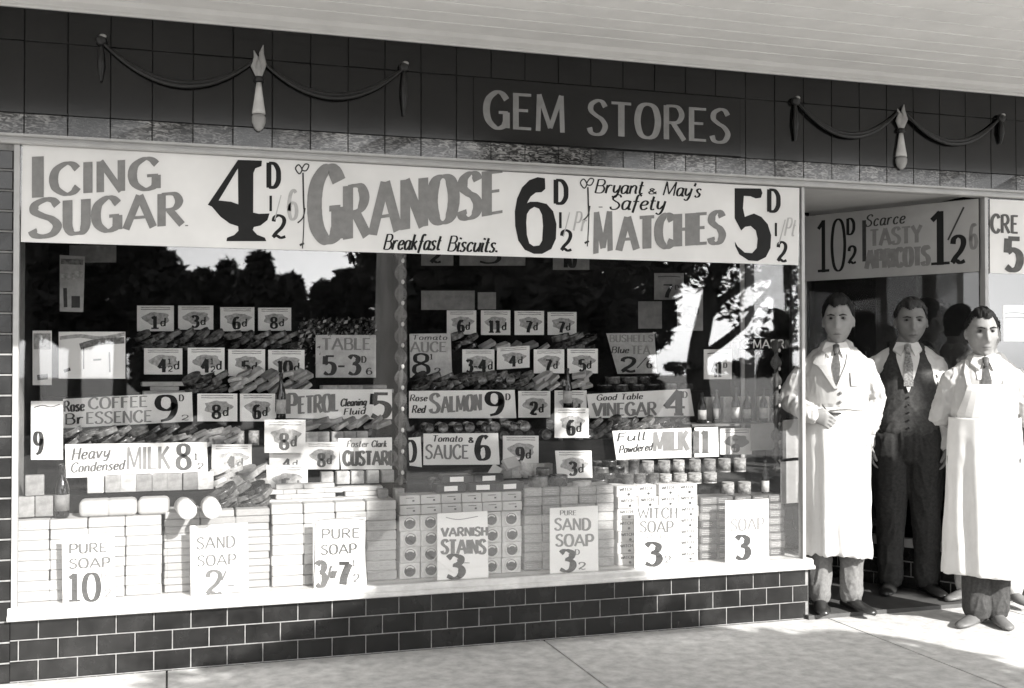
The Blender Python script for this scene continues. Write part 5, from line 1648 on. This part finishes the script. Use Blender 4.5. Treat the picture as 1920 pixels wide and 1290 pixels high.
def arm_pts(a): return [Vector(p) for p in a]
def arm_into(mb, sh, el, wr, g=0.0, upto=1.0, cuff=0.0):
    sh, el, wr = Vector(sh), Vector(el), Vector(wr)
    sg = 1 if sh.x > 0 else -1
    sh = Vector((sh.x - sg * .004, sh.y, sh.z - .038))
    mb.tube([(sg * .04, .03, 1.452), (sg * .10, .02, 1.415), (sh.x - sg * .01, sh.y + .004, sh.z + .012)], [.030 + g * .6, .036 + g * .6, .042 + g * .6], 16, side=(0, 1, 0))
    pts = [sh, sh.lerp(el, .35), sh.lerp(el, .8), el, el.lerp(wr, .3), el.lerp(wr, .8), wr]
    rad = [.047, .045, .040, .037, .037, .030, .026]
    rad = [r + g for r in rad]
    if cuff: rad[-1] += cuff; rad[-2] += cuff * .6
    n = len(pts) if upto == 1.0 else upto
    mb.tube(pts[:n], rad[:n], 18, side=(0, 1, 0))

def apron(parent, m, rows_, a0, a1, folds, seed, name="apron", ragged=0.0):
    """rows: (z, rx, ry, cy, fold amplitude) from top to bottom"""
    nu, nv = 60, 44
    rng = random.Random(seed)
    ph = [rng.uniform(0, 6.28) for _ in range(6)]
    vs_o, vs_i = [], []
    for i in range(nv + 1):
        t = i / nv * (len(rows_) - 1)
        k = min(int(t), len(rows_) - 2); f = t - k
        z, rx, ry, cy, am = [rows_[k][j] + (rows_[k + 1][j] - rows_[k][j]) * f for j in range(5)]
        for j in range(nu + 1):
            a = R(a0 + (a1 - a0) * j / nu)
            fo = am * (math.sin(folds * a + ph[0]) * .6 + math.sin(folds * 1.73 * a + ph[1] + z * 2) * .4 + .5 * noise.noise(Vector((a * 2.2, z * 3, seed))))
            fo += am * .5 * (1 - abs(noise.noise(Vector((a * 3.1 + z * 1.2, z * 1.1, seed + 4))))) ** 5 + .0025 * (1 - abs(noise.noise(Vector((a * 1.3, z * 9 + a * 2, seed + 9))))) ** 4
            zz = z - (ragged * noise.noise(Vector((a * 5, seed, 3))) if i == nv else 0) - .010 * math.sin(a * 2 + ph[2]) * (i / nv)
            for lst, dd in ((vs_o, 0), (vs_i, -.005)):
                lst.append((math.sin(a) * (rx + fo + dd), cy - math.cos(a) * (ry + fo + dd), zz))
    W = nu + 1; n = len(vs_o)
    fs = []
    for i in range(nv):
        for j in range(nu):
            q = i * W + j
            fs += [(q, q + 1, q + W + 1, q + W), (n + q, n + q + W, n + q + W + 1, n + q + 1)]
        fs += [(i * W, (i + 1) * W, n + (i + 1) * W, n + i * W), (i * W + nu, n + i * W + nu, n + (i + 1) * W + nu, (i + 1) * W + nu)]
    for j in range(nu):
        fs += [(j, n + j, n + j + 1, j + 1), (nv * W + j, nv * W + j + 1, n + nv * W + j + 1, n + nv * W + j)]
    mb = MB(); mb.add(vs_o + vs_i, fs)
    return mb.build(name, m, parent, True)

def body_into(mb, head, yaw, tilt, arms, feet, hands):
    torso_into(mb, -.012)
    mb.tube([(0, .02, 1.42), (0, .012, 1.50), (head[0] * .6, .008 + head[1] * .4, head[2] - .06)], [(.062, .062), (.054, .056), (.052, .056)], 20)
    head_into(mb, Vector(head), yaw, tilt)
    for a in arms: arm_into(mb, *a)
    for h in hands: hand_into(mb, *h)
    legs_into(mb, feet)
    pass

# ---- the man in the white coat
def person(px, py, H, yaw, label_, group=None):
    g = ground_at(px, py)
    o = empty("person", (g.x, g.y, .0 if g.y < -.03 else .022), label_, "person", None, rz=yaw)
    o.scale = (H / 1.75,) * 3
    return o
HY = R(-34)
p1 = person(1570, 1150, 1.68, HY, "man in white coat and long white apron standing by the window corner, elbow out")
A1 = [((-.152, .008, 1.392), (-.282, .05, 1.175), (-.135, -.135, 1.095)), ((.152, .008, 1.392), (.218, .09, 1.18), (.172, .04, 1.02))]
H1 = [((-.135, -.137, 1.095), (.92, -.18, -.30), (.1, .7, -.55), (.3, -.15, .9), .55, .08), ((.172, .04, 1.015), (-.5, -.05, -.85), (-.8, .3, .4), (-.2, -.9, .2), .35, .05)]
F1 = [(-.095, -.02), (.075, .03)]
hd1 = (0.012, -.012, 1.612)
mb = MB(); body_into(mb, hd1, R(-4), R(3), A1, F1, H1)
sculpt(mb, "body", M_SKIN, p1, .0045, 2)
hair_mesh(Vector(hd1), R(-4), R(3), M_HAIRD, p1, .022)
face_parts(Vector(hd1), R(-4), R(3), p1, M_HAIRD)
mb = MB(); torso_into(mb, .014, 1.0, 1.46)
for a in A1: arm_into(mb, *a, .016, 1.0, .010)
sculpt(mb, "coat", M_COAT, p1, .006, 3, .011, (17, 17, 8), 3)
patch(p1, "shirt_front", M_SHIRT, [(1.475, -.055, .055), (1.38, -.056, .054), (1.28, -.014, .014), (1.235, -.001, .001)], .020)
tie(p1, M_TIE, 1.262, .010, .025)
collar(p1, M_SHIRT)
patch(p1, "lapel", M_COAT, [(1.47, -.095, -.05), (1.42, -.105, -.06), (1.38, -.125, -.054), (1.36, -.09, -.048), (1.24, -.012, .004)], .033, 4, 14, .012)
patch(p1, "lapel", M_COAT, [(1.47, .05, .095), (1.42, .058, .105), (1.38, .052, .125), (1.36, .046, .09), (1.24, -.004, .012)], .031, 4, 14, .012)
mb = MB()
for x, z in ((.022, 1.215), (.020, 1.165)): mb.ell((x, chest_y(x, z, .022), z), (.009, .004, .009), 12, 8)
mb.build("buttons", mat("horn_button", .12, .4, .2, 30), p1, True)
patch(p1, "breast_pocket", M_COAT, [(1.33, .075, .135), (1.322, .075, .135), (1.255, .080, .130)], .024, 5, 6, .006)
ap = apron(p1, M_APRON, [(1.135, .158, .128, 0, .0), (1.09, .172, .136, 0, .003), (.95, .182, .146, 0, .006), (.7, .178, .15, -.01, .011), (.5, .176, .152, -.015, .016), (.315, .18, .155, -.02, .021)], -112, 112, 8, 5, ragged=.02)
mb = MB()
mb.tube([(math.sin(R(a)) * .166, -math.cos(R(a)) * .137, 1.126 + .004 * math.sin(a * .1)) for a in range(-115, 116, 10)], [(.003, .012)] * 24, 8, side=(0, 0, 1))
mb.build("waist_tape", M_APRON, ap)
mb = MB(); mb.tube([(-.075, -.142, 1.15), (-.05, -.150, 1.118), (-.02, -.152, 1.103), (.02, -.148, 1.104)], [.003, .004, .007, .006], 8)
mb.build("tape_knot", M_INKSOFT, ap, True)
mb = MB(); legs_into(mb, F1, .012)
sculpt(mb, "trousers", M_TROUG, p1, .007, 4, .008, (15, 15, 6), 2)
for (fx, fy), an in zip(F1, (R(8), R(38))): shoe(p1, M_SHOE, fx, fy, an)

# ---- the man in the dark waistcoat
p2 = person(1703, 1117, 1.69, HY, "man in dark waistcoat and shirt sleeves, arms hanging, standing in the middle of the doorway")
p2.scale.x *= 1.10
A2 = [((-.152, .008, 1.392), (-.198, .02, 1.13), (-.192, -.03, .89)), ((.152, .008, 1.392), (.198, .02, 1.13), (.192, -.03, .89))]
H2 = [((-.192, -.03, .885), (.02, -.08, -1), (1, .0, 0), (0, -1, .0), .35, .05), ((.192, -.03, .885), (-.02, -.08, -1), (-1, .0, 0), (0, -1, .0), .35, .05)]
F2 = [(-.09, .0), (.10, .02)]
hd2 = (.022, -.012, 1.612)
mb = MB(); body_into(mb, hd2, R(3), R(5), A2, F2, H2)
sculpt(mb, "body", M_SKIN, p2, .0045, 2)
hair_mesh(Vector(hd2), R(3), R(5), M_HAIRL, p2, .018, 1, .012)
face_parts(Vector(hd2), R(3), R(5), p2, M_HAIRL)
mb = MB(); torso_into(mb, .006, 1.08, 1.46)
for a in A2: arm_into(mb, *a, .016, 1.0, .006)
sculpt(mb, "shirt", M_SHIRT, p2, .007, 4, .010, (14, 14, 9), 7)
mb = MB(); 
rs = [(.97, .176, .132, 0), (1.0, .174, .13, .0), (1.08, .168, .126, .0), (1.2, .172, .132, .0), (1.3, .170, .132, .0), (1.37, .148, .122, .004), (1.42, .128, .094, .014), (1.447, .104, .074, .02)]
mb.tube([(0, r[3], r[0]) for r in rs], [(r[1], r[2]) for r in rs], 28, level=True)
sculpt(mb, "waistcoat", M_TROUD, p2, .007, 3, .006, (10, 10, 8), 9)
patch(p2, "shirt_front", M_SHIRT, [(1.475, -.058, .058), (1.40, -.060, .060), (1.30, -.034, .034), (1.20, -.002, .002)], .026)
tie(p2, M_TIEP, 1.235, .024, .032)
collar(p2, M_SHIRT)
mb = MB(); legs_into(mb, F2, .016)
sculpt(mb, "trousers", mat("dark_trouser_wool", 0.036, 0.9, 0.25, 60, bump=0.2, spec=0.1), p2, .007, 4, .008, (16, 16, 4), 12)
for (fx, fy), an in zip(F2, (R(-10), R(22))): shoe(p2, M_SHOE, fx, fy, an)
mb = MB()
for k in range(5): mb.ell((0, chest_y(0, 1.17 - .045 * k, .024), 1.17 - .045 * k), (.006, .003, .006), 10, 8)
mb.build("buttons", M_INK, p2, True)

# ---- the man in the bib apron at the right
p3 = person(1848, 1171, 1.625, HY, "man with rolled shirt sleeves and long white bib apron, standing foremost at the right edge")
A3 = [((-.152, .008, 1.392), (-.225, .07, 1.15), (-.10, .16, 1.06)), ((.152, .008, 1.392), (.225, .07, 1.15), (.10, .16, 1.06))]
H3 = [((-.10, .16, 1.06), (.95, .1, -.1), (0, 1, 0), (0, 0, 1), .5, .05), ((.10, .16, 1.06), (-.95, .1, -.1), (0, 1, 0), (0, 0, 1), .5, .05)]
F3 = [(-.045, .0), (.055, .05)]
hd3 = (-.01, -.014, 1.612)
mb = MB(); body_into(mb, hd3, R(8), R(4), A3, F3, H3)
sculpt(mb, "body", M_SKIN, p3, .0045, 2)
hair_mesh(Vector(hd3), R(8), R(4), M_HAIRD, p3, .016, -1, .008)
face_parts(Vector(hd3), R(8), R(4), p3, M_HAIRD)
mb = MB(); torso_into(mb, .012, 1.0, 1.46)
for a in A3: arm_into(mb, *a, .024, 4, .014)
sculpt(mb, "shirt", M_COAT, p3, .006, 3, .010, (17, 17, 9), 21)
patch(p3, "shirt_front", M_SHIRT, [(1.475, -.045, .045), (1.40, -.050, .050), (1.36, -.046, .046)], .017)
tie(p3, M_TIE, 1.31, .022)
collar(p3, M_SHIRT)
ap = apron(p3, M_APRON, [(1.15, .185, .150, 0, .002), (1.05, .19, .152, 0, .005), (.9, .196, .156, 0, .009), (.7, .20, .162, -.01, .013), (.5, .206, .168, -.015, .017), (.285, .214, .172, -.02, .022)], -118, 118, 7, 11, ragged=.008)
patch(ap, "bib", M_APRON, [(1.335, -.095, .10), (1.25, -.12, .125), (1.15, -.155, .155)], .026, 8, 10, .006)
mb = MB()
for s in (-1, 1): mb.tube([(s * .09, chest_y(s * .09, 1.33, .028), 1.33), (s * .10, chest_y(s * .10, 1.40, .02), 1.40), (s * .085, -.01, 1.468), (s * .06, .07, 1.47)], [(.012, .003)] * 4, 8)
mb.build("neck_strap", M_APRON, ap)
mb = MB(); legs_into(mb, F3, .020)
sculpt(mb, "trousers", M_TROUD, p3, .007, 4, .008, (15, 15, 5), 15)
for (fx, fy), an in zip(F3, (R(-35), R(15))): shoe(p3, M_SHOEL, fx, fy, an)

# ---- the half hidden man behind him
p4 = person(1858, 1132, 1.60, HY, "person in grey jacket and pale trousers, almost hidden behind the man in the bib apron")
A4 = [((-.152, .008, 1.392), (-.19, .03, 1.13), (-.1, -.08, .95)), ((.152, .008, 1.392), (.215, .02, 1.13), (.205, -.03, .89))]
F4 = [(-.14, .0), (.12, .0)]
hd4 = (-.02, -.012, 1.612)
mb = MB(); body_into(mb, hd4, R(0), R(3), A4, F4, [((-.1, -.08, .945), (.1, -.1, -1), (1, .0, 0), (0, -1, .0), .35, .05), ((.205, -.03, .885), (-.02, -.08, -1), (-1, .0, 0), (0, -1, .0), .35, .05)])
sculpt(mb, "body", M_SKIN, p4, .005, 2)
hair_mesh(Vector(hd4), R(0), R(3), M_HAIRD, p4, .016)
face_parts(Vector(hd4), R(0), R(3), p4, M_HAIRD)
mb = MB(); torso_into(mb, .022, .9, 1.46)
for a in A4: arm_into(mb, *a, .02, 1.0, .006)
sculpt(mb, "jacket", M_TROUG, p4, .008, 4, .010, (14, 14, 9), 33)
collar(p4, M_SHIRT); tie(p4, M_TIE, 1.3)
mb = MB(); legs_into(mb, F4, .014)
sculpt(mb, "trousers", mat("pale_flannel", .5, .9, .15, 40, bump=.1), p4, .008, 4, .007, (15, 15, 4), 35)
for (fx, fy), an in zip(F4, (R(-40), R(20))): shoe(p4, M_SHOEL, fx, fy, an)

# ================================================================== THE STREET BEHIND THE CAMERA (seen in the glass)
def leaves_into(mb, c, rad, n, size, rng, flat=.6, shell=.55):
    c = Vector(c)
    for _ in range(n):
        d = Vector((rng.gauss(0, 1), rng.gauss(0, 1), rng.gauss(0, 1))).normalized()
        r = (shell + (1 - shell) * rng.random()) if rng.random() < .75 else rng.random()
        p = c + Vector((d.x * rad[0], d.y * rad[1], d.z * rad[2])) * r
        s = size * rng.uniform(.6, 1.4)
        u = Vector((rng.gauss(0, 1), rng.gauss(0, 1), rng.gauss(0, 1) * flat)).normalized()
        v = u.orthogonal().normalized()
        v = (v * math.cos(rng.random() * 6.28) + u.cross(v) * math.sin(rng.random() * 6.28))
        mb.add([p - u * s, p - v * s * .45, p + u * s, p + v * s * .45], [(0, 1, 2, 3)])
def tree(loc, limbs, clumps, leaf, label_, seed, name="street_tree", group=None, bark=None):
    rng = random.Random(seed)
    t = empty(name, loc, label_, "tree", group)
    L0 = Vector(loc)
    m = MB(L0)
    for pts, rad in limbs: m.tube(pts, rad, 12)
    o = m.build("trunk", bark or M_BARK, t, True); o.location = (0, 0, 0)
    m = MB(L0)
    for c, rad, n in clumps: leaves_into(m, c, rad, n, leaf, rng)
    o = m.build("crown", M_LEAF, t); o.location = (0, 0, 0)
    return t
GZ = -.02
# near street tree: its leaves shade the middle of the window and the footpath
q = mir(728, 650, 4.55)
limbs = [([(q.x, q.y, -.1), (q.x + .02, q.y, 1.2), (q.x + .03, q.y, 2.42), (q.x + .45, q.y - .15, 2.78), (q.x + 1.2, q.y - .3, 3.15), (q.x + 1.7, q.y - .4, 3.9), (q.x + 1.9, q.y - .4, 5.2)], [.17, .15, .135, .11, .09, .07, .03]),
         ([(q.x + .3, q.y - .1, 2.6), (q.x + .8, q.y - .3, 2.6), (q.x + 1.6, q.y - .4, 2.75), (q.x + 2.6, q.y - .4, 2.6)], [.06, .05, .04, .02])]
limbs.append(([(q.x + 1.7, q.y - .4, 3.9), (4.6, -5.1, 5.1), (5.9, -5.1, 4.95), (6.2, -5.1, 4.1)], [.06, .05, .04, .02]))  # unseen limb added to carry the clump that shades the doorway
cl = [((6.2, -5.1, 3.75), (.17, .35, .62), 700), ((2.2, -5.0, 2.5), (.7, .45, .45), 1500), ((3.1, -5.0, 2.6), (.8, .45, .5), 2200), ((4.0, -5.0, 2.6), (.75, .45, .5), 2000), ((4.7, -5.0, 2.45), (.45, .45, .35), 800),  # first clump, out of view, added to shade the man in the waistcoat
      ((3.2, -5.05, 3.12), (.42, .45, .4), 1500), ((3.6, -5.05, 3.2), (.6, .45, .42), 1900), ((3.45, -5.1, 3.6), (.6, .45, .42), 1500), ((3.6, -5.1, 4.0), (.6, .6, .5), 900), ((3.0, -5.3, 4.9), (1.2, .9, .7), 900), ((3.9, -5.3, 4.7), (.8, .8, .6), 500)]
tree((q.x, q.y, -.1), limbs, cl, .075, "leaning street tree with a grey trunk at the kerb opposite the window", 3, bark=mat("pale_gum_bark", .62, .8, .3, 9, bump=.3, stretch=(1, 1, .2)))
# dark trees and shrubs across the road
rng = random.Random(11)
def far_tree(px, ptop, Y, wpx, label_, seed, low=0.3, n=2600, leaf=.13, name="dense_tree", top2=None):
    b = mir(px, 676, Y)
    h = mir(px, ptop, Y).z
    wd = abs(mir(px + wpx / 2, 676, Y).x - mir(px - wpx / 2, 676, Y).x)
    rr = random.Random(seed)
    cl = []
    k = 7
    for i in range(k):
        zc = low + (h - low) * (i + .6 + rr.uniform(-.3, .3)) / k
        s = math.sin(math.pi * min(1, (i + 1.2) / (k + .6))) * .5 + .2 if name != "conifer" else (1 - i / k) * .62 + .06
        cl.append(((b.x + rr.uniform(-.12, .12) * wd, b.y + rr.uniform(-.3, .3), zc), (wd * s * rr.uniform(.55, 1.05), wd * s * .6, (h - low) / k * rr.uniform(.7, 1.15)), int(n / k)))
    tree((b.x, b.y, GZ), [([(b.x, b.y, GZ), (b.x, b.y, h * .55), (b.x + .1, b.y, h * .92)], [.16, .11, .03])], cl, leaf, label_, seed, name, "trees across the road")
for i, (px, pt, wpx) in enumerate(((60, 380, 130), (140, 400, 130), (225, 400, 130), (290, 440, 110), (345, 530, 90), (395, 516, 100), (440, 496, 90), (490, 484, 90), (545, 522, 100), (600, 545, 100), (655, 516, 90), (692, 484, 60))):
    far_tree(px, pt, 17 + (i * 7 % 4), wpx * 1.15, "dark bushy tree across the road, mirrored in the left half of the window", 20 + i, n=5200 if i < 4 else 4200, low=1.75 if i < 3 else .3)
for i, (px, pt, wpx) in enumerate(((800, 380, 190), (900, 330, 200), (1010, 360, 210), (1110, 350, 190), (1195, 400, 120))):
    far_tree(px, pt, 16 + (i % 2) * 1.5, wpx, "tall dark leafy tree across the road, mirrored in the middle of the window", 40 + i, n=8000, leaf=.17)
# spreading bare limbed tree mirrored at the right
def mp(px, py, Y=10.5): return mir(px, py, Y)
lim = [([mp(1318, 800), mp(1306, 690), mp(1312, 640), mp(1330, 560), mp(1345, 500), mp(1352, 420)], [.20, .17, .15, .13, .12, .08]),
       ([mp(1318, 610), mp(1350, 565), mp(1395, 535), mp(1440, 508), mp(1490, 480)], [.08, .075, .065, .055, .03]),
       ([mp(1318, 668), mp(1360, 638), mp(1395, 610), mp(1420, 570), mp(1446, 540), mp(1470, 500)], [.075, .07, .06, .05, .045, .03]),
       ([mp(1469, 790), mp(1468, 600), mp(1466, 420)], [.16, .15, .14])]
cl = [(mp(1385, 500), (.5, .6, .28), 170), (mp(1350, 530), (.3, .5, .3), 60), (mp(1300, 520), (.3, .5, .25), 70), (mp(1440, 520), (.5, .6, .22), 120), (mp(1480, 540), (.25, .5, .9), 160), (mp(1400, 440), (1.0, .8, .4), 420), (mp(1300, 440), (.8, .8, .4), 300),
      (mp(1370, 590), (.2, .4, .14), 34), (mp(1440, 625), (.3, .4, .16), 50), (mp(1450, 648), (.38, .5, .24), 600), (mp(1232, 575), (.34, .5, .55), 900), (mp(1290, 505), (.3, .4, .2), 160), (mp(1275, 690), (.3, .4, .10), 120), (mp(1420, 690), (.7, .5, .16), 900), (mp(1475, 560), (.16, .5, .8), 300), (mp(1425, 500), (.4, .5, .16), 150), (mp(1390, 560), (.5, .5, .3), 60), (mp(1410, 600), (.4, .5, .3), 40), (mp(1350, 540), (.3, .5, .3), 60)]
tree(mp(1318, 800), lim, cl, .07, "spreading street tree with bare forking limbs, mirrored at the right of the window", 77)
for i, (x, lb) in enumerate(((-3.6, "left"), (8.6, "right"))):
    vp = empty("verandah_post", (x, -2.45, 0), "square timber verandah post at the kerb, to the %s of the shop window" % lb, "post")
    m = MB(); m.bbox(-.06, .06, -.06, .06, .0, ZF + .029, .008); m.build("post", M_CREAM, vp)
